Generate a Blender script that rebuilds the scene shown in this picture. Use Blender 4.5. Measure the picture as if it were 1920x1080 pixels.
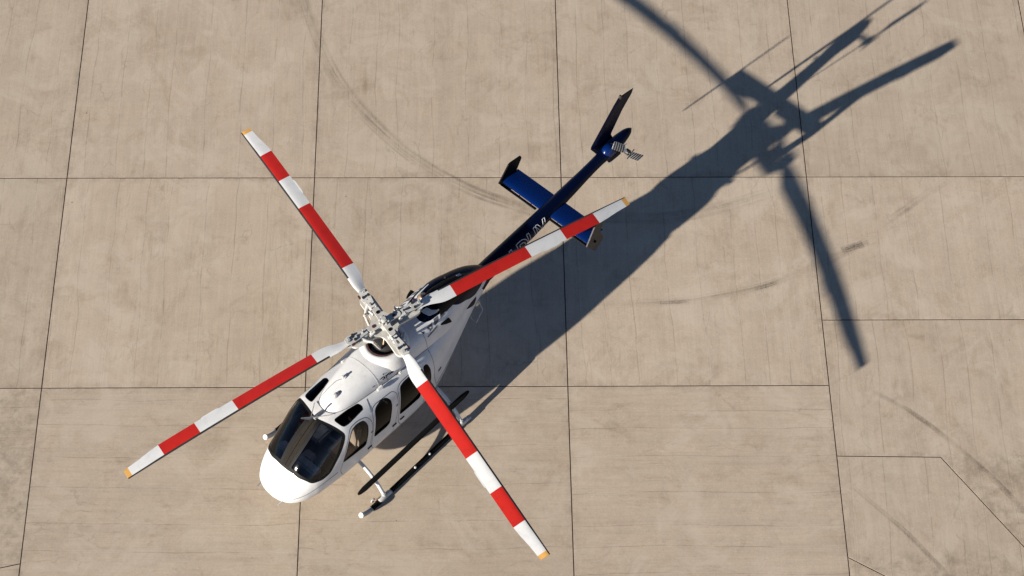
import bpy, bmesh, math, random
from mathutils import Matrix, Vector
from mathutils.geometry import delaunay_2d_cdt

random.seed(7)
PI = math.pi
for o in list(bpy.data.objects):
    bpy.data.objects.remove(o, do_unlink=True)
scene = bpy.context.scene
COL = scene.collection

# ------------------------------------------------------------------ camera
TILT, ROLL, CAM_H = 0.601523, -0.0273117, 37.60022
cam_data = bpy.data.cameras.new('camera')
cam_data.lens = 4279.335/1920*36.0
cam_data.sensor_width = 36.0
cam_data.clip_start = 0.5
cam_data.clip_end = 20000
cam = bpy.data.objects.new('camera', cam_data)
cam.matrix_world = Matrix.Translation((0, 0, CAM_H)) @ Matrix.Rotation(TILT, 4, 'X') @ Matrix.Rotation(-ROLL, 4, 'Z')
COL.objects.link(cam)
scene.camera = cam

# ------------------------------------------------------------------ sky, sun, exposure
SUN_EL, SHADOW_AZ = 0.289575, 0.742257
world = bpy.data.worlds.new('World')
scene.world = world
world.use_nodes = True
wn, wl = world.node_tree.nodes, world.node_tree.links
sky = wn.new('ShaderNodeTexSky')
sky.sky_type = 'NISHITA'
sky.sun_disc = False
sky.sun_elevation = SUN_EL
sky.sun_rotation = SHADOW_AZ + PI - PI/2
sky.altitude = 1500
sky.air_density = 0.62
sky.dust_density = 0.3
sky.ozone_density = 2.0
bg = wn['Background']
bg.inputs['Strength'].default_value = 0.05
wl.new(sky.outputs['Color'], bg.inputs['Color'])

sun_data = bpy.data.lights.new('sun', 'SUN')
sun_data.energy = 5.0
sun_data.angle = math.radians(0.53)
sun_data.color = (1.0, 0.93, 0.83)
sun = bpy.data.objects.new('sun', sun_data)
d = Vector((math.cos(SHADOW_AZ)*math.cos(SUN_EL), math.sin(SHADOW_AZ)*math.cos(SUN_EL), -math.sin(SUN_EL)))
sun.rotation_euler = d.to_track_quat('-Z', 'Y').to_euler()
sun.location = (-30, -10, 30)
COL.objects.link(sun)

vs = scene.view_settings
vs.view_transform = 'Standard'
vs.look = 'None'
vs.exposure = 1.0
vs.gamma = 1.0
vs.use_curve_mapping = False
scene.render.engine = 'CYCLES'
scene.cycles.max_bounces = 8
scene.cycles.transparent_max_bounces = 12

# ------------------------------------------------------------------ materials
MAT = {}
def new_mat(name):
    m = bpy.data.materials.new(name)
    m.use_nodes = True
    MAT[name] = m
    nt = m.node_tree
    return m, nt, nt.nodes, nt.links, nt.nodes['Principled BSDF']

def mathn(nt, op, a, b=None, clamp=False):
    n = nt.nodes.new('ShaderNodeMath')
    n.operation = op
    n.use_clamp = clamp
    for i, v in enumerate((a, b)):
        if v is None:
            continue
        if isinstance(v, (int, float)):
            n.inputs[i].default_value = v
        else:
            nt.links.new(v, n.inputs[i])
    return n.outputs[0]

def ramp(nt, fac, stops, interp='LINEAR'):
    n = nt.nodes.new('ShaderNodeValToRGB')
    n.color_ramp.interpolation = interp
    e = n.color_ramp.elements
    while len(e) > 1:
        e.remove(e[-1])
    for i, (p, c) in enumerate(stops):
        if not isinstance(c, (tuple, list)):
            c = (c, c, c)
        el = e[0] if i == 0 else e.new(p)
        el.position = p
        el.color = (*c, 1)
    nt.links.new(fac, n.inputs[0])
    return n.outputs[0]

def mix(nt, mode, fac, a, b):
    n = nt.nodes.new('ShaderNodeMix')
    n.data_type = 'RGBA'
    n.blend_type = mode
    for sock, v in ((n.inputs[0], fac), (n.inputs[6], a), (n.inputs[7], b)):
        if isinstance(v, (int, float)):
            sock.default_value = v
        elif isinstance(v, (tuple, list)):
            sock.default_value = (*v, 1)
        else:
            nt.links.new(v, sock)
    return n.outputs[2]

def noise(nt, vec, scale, detail=4, rough=0.55, dist=0.0):
    n = nt.nodes.new('ShaderNodeTexNoise')
    n.inputs['Scale'].default_value = scale
    n.inputs['Detail'].default_value = detail
    n.inputs['Roughness'].default_value = rough
    n.inputs['Distortion'].default_value = dist
    if vec is not None:
        nt.links.new(vec, n.inputs['Vector'])
    return n.outputs['Fac']

def paint(name, col, rough=0.3, coat=0.5, metal=0.0, dirt=0.12, scale=3.0, spec=0.5):
    m, nt, nd, lk, b = new_mat(name)
    tc = nd.new('ShaderNodeTexCoord')
    f = noise(nt, tc.outputs['Object'], scale, 6, 0.65)
    f2 = noise(nt, tc.outputs['Object'], scale*14, 3, 0.6)
    k = mathn(nt, 'ADD', mathn(nt, 'MULTIPLY', f, 0.7), mathn(nt, 'MULTIPLY', f2, 0.3))
    dark = tuple(c*(1-dirt*2.2) for c in col)
    c = ramp(nt, k, [(0.30, dark), (0.52, col), (1.0, tuple(min(1, c*(1+dirt*.3)) for c in col))])
    lk.new(c, b.inputs['Base Color'])
    r = ramp(nt, f2, [(0.2, max(rough-.07, .02)), (0.8, min(rough+.1, 1))])
    lk.new(r, b.inputs['Roughness'])
    b.inputs['Metallic'].default_value = metal
    b.inputs['Coat Weight'].default_value = coat
    b.inputs['Coat Roughness'].default_value = 0.08
    b.inputs['Specular IOR Level'].default_value = spec
    return m

paint('white_paint', (.60, .60, .595), .38, .25, dirt=.09)
paint('blade_white', (.60, .605, .60), .4, .2, dirt=.07, scale=5)
paint('blade_red', (.44, .015, .009), .38, .15, dirt=.10, scale=4)
paint('blade_tip', (.60, .32, .08), .5, .1, dirt=.1)
paint('navy_paint', (.0008, .0028, .016), .30, .03, dirt=.03, spec=.10)
paint('blue_paint', (.0006, .0120, .085), .26, .12, dirt=.03, spec=.3)
paint('black_paint', (.004, .004, .005), .5, .0, dirt=.1, spec=.08)
paint('charcoal', (.020, .0195, .021), .5, .0, dirt=.15, spec=.25)
paint('rubber', (.006, .006, .0065), .6, .0, dirt=.2, spec=.15)
paint('grip_pad', (.004, .0038, .0036), .9, .0, dirt=.3, scale=20, spec=.15)
paint('worn_grey', (.36, .36, .36), .45, .1, dirt=.15, scale=8)
paint('hub_tan', (.47, .455, .42), .5, .0, dirt=.12, scale=9)
paint('hub_white', (.47, .465, .445), .45, .1, dirt=.15, scale=9)
paint('steel', (.45, .44, .43), .3, .0, metal=.9, dirt=.15, scale=10)
paint('dark_steel', (.05, .047, .045), .45, .0, metal=.5, dirt=.25, scale=10)
paint('bronze', (.50, .36, .25), .45, .0, metal=.8, dirt=.3, scale=7)
paint('rust_red', (.07, .018, .014), .6, .0, dirt=.3, scale=10)
paint('lining', (.055, .053, .050), .8, .0, dirt=.1)
paint('seat_fabric', (.38, .385, .40), .85, .0, dirt=.2, scale=12)
paint('seat_sunlit_tan', (.42, .33, .25), .8, .0, dirt=.2, scale=12)  # tan tint paints sunlight onto the left seats
paint('cabin_floor', (.16, .15, .14), .9, .0, dirt=.2)
paint('taupe_post', (.021, .0175, .0145), .8, .0, dirt=.35, scale=30, spec=.08)
paint('louvre_grey', (.10, .10, .105), .6, .0, dirt=.15, scale=20)
paint('lens_amber', (.75, .40, .12), .2, .5)
paint('lettering', (.45, .46, .49), .4, .1, dirt=.03)

def glass(name, tint, gloss_rough, ior=1.5):
    m, nt, nd, lk, b = new_mat(name)
    nd.remove(b)
    out = nd['Material Output']
    tr = nd.new('ShaderNodeBsdfTransparent')
    tc = nd.new('ShaderNodeTexCoord')
    f = noise(nt, tc.outputs['Object'], 2.5, 4, .6)
    lk.new(ramp(nt, f, [(0.3, tuple(t*.85 for t in tint)), (0.7, tint)]), tr.inputs['Color'])
    gl = nd.new('ShaderNodeBsdfGlossy')
    gl.inputs['Roughness'].default_value = gloss_rough
    fr = nd.new('ShaderNodeFresnel')
    fr.inputs['IOR'].default_value = ior
    ms = nd.new('ShaderNodeMixShader')
    lk.new(fr.outputs[0], ms.inputs[0])
    lk.new(tr.outputs[0], ms.inputs[1])
    lk.new(gl.outputs[0], ms.inputs[2])
    lk.new(ms.outputs[0], out.inputs['Surface'])
    return m
glass('windshield_glass', (.80, .83, .87), .045)
glass('door_glass', (.62, .60, .58), .03, 1.35)
glass('tinted_glass', (.02, .02, .02), .03, 1.18)

GA, GX, GY, SLAB = 0.0362878, -9.033989, 23.163782, 5.088929
def concrete(name, swap):
    """brushed, trowelled concrete; the broom runs along the slab columns, or across them when swap is set"""
    m, nt, nd, lk, b = new_mat(name)
    geo = nd.new('ShaderNodeNewGeometry')
    mp = nd.new('ShaderNodeMapping')
    mp.vector_type = 'TEXTURE'
    mp.inputs['Rotation'].default_value = (0, 0, GA + (PI/2 if swap else 0))
    lk.new(geo.outputs['Position'], mp.inputs['Vector'])
    oi = nd.new('ShaderNodeObjectInfo')
    rnd = oi.outputs['Random']
    # every slab is poured and brushed on its own: shift the pattern per slab
    off = nd.new('ShaderNodeCombineXYZ')
    lk.new(mathn(nt, 'MULTIPLY', rnd, 37.0), off.inputs[2])
    va = nd.new('ShaderNodeVectorMath')
    va.operation = 'ADD'
    lk.new(mp.outputs[0], va.inputs[0]); lk.new(off.outputs[0], va.inputs[1])
    P = va.outputs[0]
    def scaled(sx, sy, sz=1.0):
        n = nd.new('ShaderNodeVectorMath'); n.operation = 'MULTIPLY'
        lk.new(P, n.inputs[0]); n.inputs[1].default_value = (sx, sy, sz)
        return n.outputs[0]
    big = noise(nt, P, 0.55, 5, .6, .3)
    mid = noise(nt, P, 2.1, 6, .65, .4)
    blot = noise(nt, scaled(1.0, .55), 1.3, 5, .7, .8)
    fine = noise(nt, P, 34, 5, .7)
    br1 = noise(nt, scaled(13, .55), 1.0, 5, .65)
    br2 = noise(nt, scaled(42, 1.3), 1.0, 4, .65)
    br3 = noise(nt, scaled(3.2, .22), 1.0, 4, .6)
    cross = noise(nt, scaled(.8, 9.0), 1.0, 4, .6)
    # trowel ridges: long wavering lines about a metre apart
    wav = noise(nt, scaled(.12, .30), 1.0, 3, .5)
    sep = nd.new('ShaderNodeSeparateXYZ'); lk.new(P, sep.inputs[0])
    w = mathn(nt, 'ADD', sep.outputs[0], mathn(nt, 'MULTIPLY', wav, .40))
    vor = nd.new('ShaderNodeTexVoronoi')
    vor.voronoi_dimensions = '1D'; vor.feature = 'DISTANCE_TO_EDGE'
    vor.inputs['Scale'].default_value = 1.6
    lk.new(mathn(nt, 'ADD', w, mathn(nt, 'MULTIPLY', rnd, 19.0)), vor.inputs['W'])
    brk = noise(nt, scaled(1.6, .9), 1.0, 4, .7)
    line = mathn(nt, 'MULTIPLY', ramp(nt, vor.outputs['Distance'], [(0.0, 1.0), (0.008, .7), (0.02, 0.0)]),
                 ramp(nt, brk, [(0.40, 0.0), (0.56, 1.0)]))
    lite = mathn(nt, 'MULTIPLY', ramp(nt, vor.outputs['Distance'], [(0.016, 0.0), (0.03, 1.0), (0.055, 0.0)]),
                 ramp(nt, brk, [(0.40, 1.0), (0.52, 0.0)]))
    base = ramp(nt, big, [(0.25, (.482, .390, .292)), (0.5, (.512, .417, .314)), (0.75, (.538, .442, .338))])
    c = mix(nt, 'MULTIPLY', 1.0, base, ramp(nt, mid, [(0.25, .92), (0.5, 1.0), (0.8, 1.05)]))
    c = mix(nt, 'MULTIPLY', 1.0, c, ramp(nt, blot, [(0.24, (.76, .735, .70)), (0.36, (.95, .94, .93)), (0.46, 1.0)]))
    c = mix(nt, 'MULTIPLY', 1.0, c, ramp(nt, br1, [(0.3, .935), (0.55, 1.0), (0.75, 1.04)]))
    c = mix(nt, 'MULTIPLY', 1.0, c, ramp(nt, br2, [(0.3, .965), (0.7, 1.025)]))
    c = mix(nt, 'MULTIPLY', 1.0, c, ramp(nt, br3, [(0.28, .95), (0.5, 1.0), (0.75, 1.025)]))
    c = mix(nt, 'MULTIPLY', 1.0, c, ramp(nt, cross, [(0.25, .97), (0.6, 1.005)]))
    c = mix(nt, 'MULTIPLY', 1.0, c, ramp(nt, fine, [(0.25, .86), (0.75, 1.12)]))
    c = mix(nt, 'MIX', mathn(nt, 'MULTIPLY', line, .45), c, (.17, .125, .092))
    c = mix(nt, 'MIX', mathn(nt, 'MULTIPLY', lite, .26), c, (.62, .54, .44))
    # pale laitance patches, darker scuffed areas and short broom dashes
    pal = noise(nt, scaled(.9, .8), 1.0, 8, .72, .8)
    c = mix(nt, 'MIX', ramp(nt, pal, [(0.50, 0.0), (0.60, .34), (0.75, .45)]), c, (.60, .515, .405))
    scf = noise(nt, scaled(1.15, 1.0, 2.0), 1.0, 9, .78, .7)
    c = mix(nt, 'MULTIPLY', ramp(nt, scf, [(0.53, 0.0), (0.60, .40), (0.72, .7)]), c, (.80, .77, .735))
    dsh = noise(nt, scaled(34, 1.6), 1.0, 5, .7)
    c = mix(nt, 'MULTIPLY', mathn(nt, 'MULTIPLY', ramp(nt, dsh, [(0.54, 0.0), (0.68, 1.0)]), ramp(nt, scf, [(0.42, .15), (0.6, .8)])), c, (.82, .79, .76))
    # hairline cracks and scratches
    wp = nd.new('ShaderNodeVectorMath'); wp.operation = 'ADD'
    wsc = nd.new('ShaderNodeVectorMath'); wsc.operation = 'SCALE'; wsc.inputs['Scale'].default_value = .5
    wn_ = nd.new('ShaderNodeTexNoise'); wn_.inputs['Scale'].default_value = 1.6; wn_.inputs['Detail'].default_value = 6
    lk.new(P, wn_.inputs['Vector']); lk.new(wn_.outputs['Color'], wsc.inputs[0])
    lk.new(scaled(1.5, .35), wp.inputs[0]); lk.new(wsc.outputs[0], wp.inputs[1])
    ck = nd.new('ShaderNodeTexVoronoi'); ck.feature = 'DISTANCE_TO_EDGE'; ck.inputs['Scale'].default_value = .9
    lk.new(wp.outputs[0], ck.inputs['Vector'])
    crack = mathn(nt, 'MULTIPLY', ramp(nt, ck.outputs['Distance'], [(0.0, 1.0), (0.006, .6), (0.012, 0.0)]), ramp(nt, blot, [(0.50, 0.0), (0.60, 1.0)]))
    c = mix(nt, 'MIX', mathn(nt, 'MULTIPLY', crack, .27), c, (.17, .13, .095))
    # grime gathered along the joints
    ob = nd.new('ShaderNodeTexCoord')
    so = nd.new('ShaderNodeSeparateXYZ'); lk.new(ob.outputs['Object'], so.inputs[0])
    ds = []
    for i in (0, 1):
        ds += [so.outputs[i], mathn(nt, 'SUBTRACT', SLAB, so.outputs[i])]
    dmin = mathn(nt, 'MINIMUM', mathn(nt, 'MINIMUM', ds[0], ds[1]), mathn(nt, 'MINIMUM', ds[2], ds[3]))
    gn = noise(nt, P, 3.5, 6, .75)
    grime = mathn(nt, 'MULTIPLY', ramp(nt, dmin, [(0.0, 1.0), (0.03, .65), (0.16, 0.0)]), ramp(nt, gn, [(0.44, 0.0), (0.66, 1.0)]))
    c = mix(nt, 'MIX', mathn(nt, 'MULTIPLY', grime, .5), c, (.19, .145, .105))
    # dark grit specks and small stains
    sp = nd.new('ShaderNodeTexVoronoi'); sp.inputs['Scale'].default_value = 1.7
    lk.new(P, sp.inputs['Vector'])
    spf = ramp(nt, sp.outputs['Distance'], [(0.0, 1.0), (0.022, .9), (0.035, 0.0)])
    c = mix(nt, 'MIX', mathn(nt, 'MULTIPLY', spf, ramp(nt, mid, [(0.5, 0.0), (0.6, .75)])), c, (.07, .055, .045))
    tone = mathn(nt, 'ADD', .95, mathn(nt, 'MULTIPLY', rnd, .10))
    tcol = nd.new('ShaderNodeCombineColor')
    for i in range(3):
        lk.new(tone, tcol.inputs[i])
    c = mix(nt, 'MULTIPLY', 1.0, c, tcol.outputs[0])
    lk.new(c, b.inputs['Base Color'])
    b.inputs['Roughness'].default_value = .88
    b.inputs['Specular IOR Level'].default_value = .25
    h = mathn(nt, 'ADD', mathn(nt, 'MULTIPLY', br2, .5), mathn(nt, 'MULTIPLY', fine, .35))
    h = mathn(nt, 'ADD', h, mathn(nt, 'MULTIPLY', br1, .5))
    h = mathn(nt, 'SUBTRACT', h, mathn(nt, 'MULTIPLY', line, .5))
    h = mathn(nt, 'ADD', h, mathn(nt, 'MULTIPLY', lite, .5))
    bp = nd.new('ShaderNodeBump')
    bp.inputs['Strength'].default_value = .16
    bp.inputs['Distance'].default_value = .006
    lk.new(h, bp.inputs['Height'])
    lk.new(bp.outputs[0], b.inputs['Normal'])
    return m
concrete('concrete_along', False)
concrete('concrete_across', True)

def joint_mat():
    m, nt, nd, lk, b = new_mat('joint_sealant')
    geo = nd.new('ShaderNodeNewGeometry')
    f = noise(nt, geo.outputs['Position'], .8, 4, .7)
    lk.new(ramp(nt, f, [(0.35, (.018, .016, .015)), (0.6, (.055, .022, .018)), (0.8, (.10, .07, .05))]), b.inputs['Base Color'])
    b.inputs['Roughness'].default_value = .9
joint_mat()

def tyre_mat():
    """rubber streaks left on the concrete: uv.x across the mark, uv.y along it in metres"""
    m, nt, nd, lk, b = new_mat('rubber_streak')
    uv = nd.new('ShaderNodeTexCoord')
    sep = nd.new('ShaderNodeSeparateXYZ'); lk.new(uv.outputs['UV'], sep.inputs[0])
    cmb = nd.new('ShaderNodeCombineXYZ')
    lk.new(mathn(nt, 'MULTIPLY', sep.outputs[0], 7.0), cmb.inputs[0])
    lk.new(mathn(nt, 'MULTIPLY', sep.outputs[1], .35), cmb.inputs[1])
    oi = nd.new('ShaderNodeObjectInfo')
    lk.new(mathn(nt, 'MULTIPLY', oi.outputs['Random'], 30), cmb.inputs[2])
    s = ramp(nt, noise(nt, cmb.outputs[0], 1.0, 3, .6), [(0.32, 0.0), (0.70, 1.0)])
    geo = nd.new('ShaderNodeNewGeometry')
    brk = ramp(nt, noise(nt, geo.outputs['Position'], 1.1, 5, .7), [(0.36, .15), (0.62, 1.0)])
    gr = ramp(nt, noise(nt, geo.outputs['Position'], 45, 3, .7), [(0.35, .3), (0.6, 1.0)])
    e = mathn(nt, 'SUBTRACT', 1.0, mathn(nt, 'ABSOLUTE', mathn(nt, 'SUBTRACT', mathn(nt, 'MULTIPLY', sep.outputs[0], 2.0), 1.0)))
    edge = ramp(nt, e, [(0.0, 0.0), (0.35, 1.0)])
    a = mathn(nt, 'MULTIPLY', mathn(nt, 'MULTIPLY', s, brk), mathn(nt, 'MULTIPLY', edge, gr))
    at = nd.new('ShaderNodeAttribute'); at.attribute_name = 'fade'
    a = mathn(nt, 'MULTIPLY', mathn(nt, 'MULTIPLY', a, .72), at.outputs['Fac'], True)
    b.inputs['Base Color'].default_value = (.12, .080, .058, 1)
    b.inputs['Roughness'].default_value = .9
    lk.new(a, b.inputs['Alpha'])
tyre_mat()

def stripes_mat(name, a_col, b_col, bands):
    """white and black bands across a tail rotor blade, by distance from its hub (object x)"""
    m, nt, nd, lk, b = new_mat(name)
    tc = nd.new('ShaderNodeTexCoord')
    sep = nd.new('ShaderNodeSeparateXYZ'); lk.new(tc.outputs['Object'], sep.inputs[0])
    x = mathn(nt, 'ABSOLUTE', sep.outputs[0])
    stops = [(0.0, a_col)]
    for k, t in enumerate(bands):
        stops.append((t, b_col if k % 2 == 0 else a_col))
    c = ramp(nt, x, stops, 'CONSTANT')
    f = noise(nt, tc.outputs['Object'], 12, 4, .6)
    lk.new(mix(nt, 'MULTIPLY', 1.0, c, ramp(nt, f, [(0.3, .85), (0.6, 1.0)])), b.inputs['Base Color'])
    b.inputs['Roughness'].default_value = .4
stripes_mat('tail_blade_bands', (.66, .65, .62), (.012, .012, .012), (.24, .31, .36, .43, .48, .55, .60, .67, .72, .78))

# ------------------------------------------------------------------ mesh helpers
def link(name, me, parent=None):
    o = bpy.data.objects.new(name, me)
    COL.objects.link(o)
    if parent is not None:
        o.parent = parent
    return o

class MB:
    """collects simple solids and links them as one mesh"""
    def __init__(self):
        self.v, self.f, self.m = [], [], []
    def add(self, vs, fs, mi=0):
        n = len(self.v)
        self.v += [tuple(p) for p in vs]
        for f in fs:
            self.f.append(tuple(i+n for i in f)); self.m.append(mi)
        return self
    def box(self, c, s, M=None, mi=0, ch=0.0):
        x, y, z = (k/2 for k in s)
        if ch > 0:
            bm = bmesh.new()
            bmesh.ops.create_cube(bm, size=1, matrix=Matrix.Diagonal((*s, 1)))
            bmesh.ops.bevel(bm, geom=bm.edges[:], offset=ch, segments=2, affect='EDGES')
            vs = [v.co.copy() for v in bm.verts]
            bm.verts.index_update()
            fs = [[v.index for v in f.verts] for f in bm.faces]
            bm.free()
        else:
            vs = [Vector((a*x, b*y, d*z)) for a in (-1, 1) for b in (-1, 1) for d in (-1, 1)]
            fs = [(0, 1, 3, 2), (4, 6, 7, 5), (0, 4, 5, 1), (2, 3, 7, 6), (0, 2, 6, 4), (1, 5, 7, 3)]
        if M is not None:
            vs = [M @ v for v in vs]
        return self.add([Vector(c)+v for v in vs], fs, mi)
    def tube(self, pts, rad, n=10, mi=0, caps=True, flat=1.0):
        pts = [Vector(p) for p in pts]
        if isinstance(rad, (int, float)):
            rad = [rad]*len(pts)
        vs, fs = [], []
        up = Vector((0, 0, 1))
        prev = None
        for i, p in enumerate(pts):
            t = (pts[min(i+1, len(pts)-1)]-pts[max(i-1, 0)]).normalized()
            if prev is None:
                a = t.cross(up if abs(t.z) < .9 else Vector((1, 0, 0))).normalized()
            else:
                a = (prev-t*prev.dot(t)).normalized()
            prev = a
            b = t.cross(a)
            for k in range(n):
                w = 2*PI*k/n
                vs.append(p+a*math.cos(w)*rad[i]+b*math.sin(w)*rad[i]*flat)
        for i in range(len(pts)-1):
            for k in range(n):
                fs.append((i*n+k, i*n+(k+1) % n, (i+1)*n+(k+1) % n, (i+1)*n+k))
        if caps:
            fs.append(tuple(range(n-1, -1, -1)))
            fs.append(tuple((len(pts)-1)*n+k for k in range(n)))
        return self.add(vs, fs, mi)
    def cyl(self, p0, p1, r, n=12, mi=0, r2=None):
        return self.tube([p0, p1], [r, r if r2 is None else r2], n, mi)
    def lathe(self, prof, c=(0, 0, 0), n=32, mi=0, sx=1.0, sy=1.0, a0=0.0, a1=2*PI):
        vs, fs = [], []
        full = abs(a1-a0-2*PI) < 1e-6
        cnt = n if full else n+1
        for r, z in prof:
            for k in range(cnt):
                w = a0+(a1-a0)*k/n
                vs.append((c[0]+r*math.cos(w)*sx, c[1]+r*math.sin(w)*sy, c[2]+z))
        for i in range(len(prof)-1):
            for k in range(n):
                k2 = (k+1) % cnt
                fs.append((i*cnt+k, i*cnt+k2, (i+1)*cnt+k2, (i+1)*cnt+k))
        return self.add(vs, fs, mi)
    def prism(self, outline, th, M=None, mi=0, holes=()):
        """flat plate with the given xy outline (and holes), thickness th centred on z = 0, placed by matrix M"""
        M = M or Matrix()
        loops = [list(outline)]+[list(h) for h in holes]
        pts, edges = [], []
        for L in loops:
            n0 = len(pts)
            pts += [Vector((p[0], p[1])) for p in L]
            edges += [(n0+i, n0+(i+1) % len(L)) for i in range(len(L))]
        r = delaunay_2d_cdt(pts, edges, [], 0, 1e-6)
        vo, tri = r[0], r[2]
        def inside(P, L):
            c = False
            for i in range(len(L)):
                a, b = L[i], L[i-1]
                if (a[1] > P[1]) != (b[1] > P[1]) and P[0] < (b[0]-a[0])*(P[1]-a[1])/(b[1]-a[1])+a[0]:
                    c = not c
            return c
        keep = []
        for t in tri:
            g = sum((vo[i] for i in t), Vector((0, 0)))/len(t)
            if inside(g, loops[0]) and not any(inside(g, h) for h in loops[1:]):
                keep.append(t)
        n = len(vo)
        vs = [M @ Vector((p[0], p[1], th/2)) for p in vo]+[M @ Vector((p[0], p[1], -th/2)) for p in vo]
        fs = [tuple(t) for t in keep]+[tuple(i+n for i in reversed(t)) for t in keep]
        cnt = {}
        for t in keep:
            for i in range(len(t)):
                e = (t[i], t[(i+1) % len(t)])
                cnt[e] = True
        for (a, b) in list(cnt):
            if (b, a) not in cnt:
                fs.append((b, a, a+n, b+n))
        return self.add(vs, fs, mi)
    def build(self, name, mats, parent=None, angle=40, smooth=True):
        me = bpy.data.meshes.new(name)
        me.from_pydata(self.v, [], self.f)
        if isinstance(mats, str):
            mats = [mats]
        for k in mats:
            me.materials.append(MAT[k])
        me.polygons.foreach_set('material_index', self.m)
        bm = bmesh.new(); bm.from_mesh(me)
        bmesh.ops.recalc_face_normals(bm, faces=bm.faces[:])
        bm.to_mesh(me); bm.free()
        if smooth:
            me.polygons.foreach_set('use_smooth', [True]*len(me.polygons))
            me.set_sharp_from_angle(angle=math.radians(angle))
        me.update()
        return link(name, me, parent)

def pchip(xs, ys):
    """monotone cubic interpolation through (xs, ys)"""
    n = len(xs)
    h = [xs[i+1]-xs[i] for i in range(n-1)]
    d = [(ys[i+1]-ys[i])/h[i] for i in range(n-1)]
    m = [0.0]*n
    m[0], m[-1] = d[0], d[-1]
    for i in range(1, n-1):
        if d[i-1]*d[i] > 0:
            w1, w2 = 2*h[i]+h[i-1], h[i]+2*h[i-1]
            m[i] = (w1+w2)/(w1/d[i-1]+w2/d[i])
    def f(x):
        x = min(max(x, xs[0]), xs[-1])
        i = 0
        while i < n-2 and x > xs[i+1]:
            i += 1
        t = (x-xs[i])/h[i]
        return (ys[i]*(1+2*t)*(1-t)**2 + m[i]*h[i]*t*(1-t)**2
                + ys[i+1]*t*t*(3-2*t) + m[i+1]*h[i]*t*t*(t-1))
    return f

class Loft:
    """body of rounded sections along x: rows of (x, half width, z top, z bottom, z of greatest width, upper power, lower power)"""
    def __init__(self, rows):
        self.rows = rows
        u = [0.0]
        for a, b in zip(rows, rows[1:]):
            u.append(u[-1]+math.sqrt((a[0]-b[0])**2+(a[1]-b[1])**2))
        self.u1 = u[-1]
        self.f = [pchip(u, [r[k] for r in rows]) for k in range(7)]
    def at(self, u, a):
        x, w, zt, zb, zm, nu, nl = [f(u) for f in self.f]
        c, s = math.cos(a), math.sin(a)
        b, n = (max(zt-zm, 1e-4), nu) if s >= 0 else (max(zm-zb, 1e-4), nl)
        w = max(w, 1e-4)
        r = ((abs(c)/w)**n+(abs(s)/b)**n)**(-1.0/n)
        return (x, r*c, zm+r*s)
    def normal(self, u, a):
        e = 1e-3
        p, q = self.at(max(u-e, 0), a), self.at(min(u+e, self.u1), a)
        r, s = self.at(u, a-e), self.at(u, a+e)
        d1 = [q[i]-p[i] for i in range(3)]
        d2 = [s[i]-r[i] for i in range(3)]
        n = (d1[1]*d2[2]-d1[2]*d2[1], d1[2]*d2[0]-d1[0]*d2[2], d1[0]*d2[1]-d1[1]*d2[0])
        l = math.sqrt(sum(v*v for v in n)) or 1
        return tuple(v/l for v in n)
    def out(self, u, a, d):
        p, n = self.at(u, a), self.normal(u, a)
        return tuple(p[i]+d*n[i] for i in range(3))
    def u_of_x(self, x):
        lo, hi = 0.0, self.u1
        for _ in range(40):
            m = (lo+hi)/2
            if self.f[0](m) > x: lo = m
            else: hi = m
        return (lo+hi)/2
    def ua(self, P):
        """surface parameters of the point straight out from the section centre towards P"""
        u = self.u_of_x(P[0])
        return (u, math.atan2(P[2]-self.f[4](u), P[1]))

BODY = Loft([
    #  x     w     zt    zb    zm    nu   nl
    (3.135,.01,  .93,  .89,  .91,  2.1, 2.1),
    (3.11, .19, 1.01,  .80,  .91,  2.1, 2.1),
    (3.03, .37, 1.11,  .71,  .91,  2.15, 2.1),
    (2.90, .49, 1.22,  .64,  .92,  2.2, 2.2),
    (2.75, .57, 1.34,  .59,  .94,  2.3, 2.3),
    (2.62, .61, 1.485, .565, .955, 2.35, 2.4),
    (2.50, .64, 1.60,  .545, .97,  2.45, 2.5),
    (2.20, .675,1.825,  .51, 1.00,  2.8, 2.6),
    (1.90, .695,1.99,  .49, 1.00,  3.5, 2.7),
    (1.60, .705,2.04,  .475,1.00,  4.1, 2.8),
    (1.20, .71, 2.055, .465,1.00,  4.0, 2.8),
    (0.60, .725,2.06,  .46, 1.00,  4.0, 2.8),
    (0.00, .735,2.06,  .47, 1.00,  4.0, 2.8),
    (-.40, .725,2.055, .50, 1.02,  3.8, 2.7),
    (-.80, .655,2.04,  .58, 1.10,  3.3, 2.5),
    (-1.2, .55, 2.02,  .75, 1.24,  2.8, 2.3),
    (-1.6, .44, 2.00,  .95, 1.40,  2.4, 2.2),
    (-2.0, .33, 1.975,1.18, 1.55,  2.2, 2.1),
    (-2.4, .235,1.96, 1.42, 1.68,  2.05, 2.0),
    (-2.7, .188,1.955,1.58, 1.765, 2.0, 2.0)])

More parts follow.
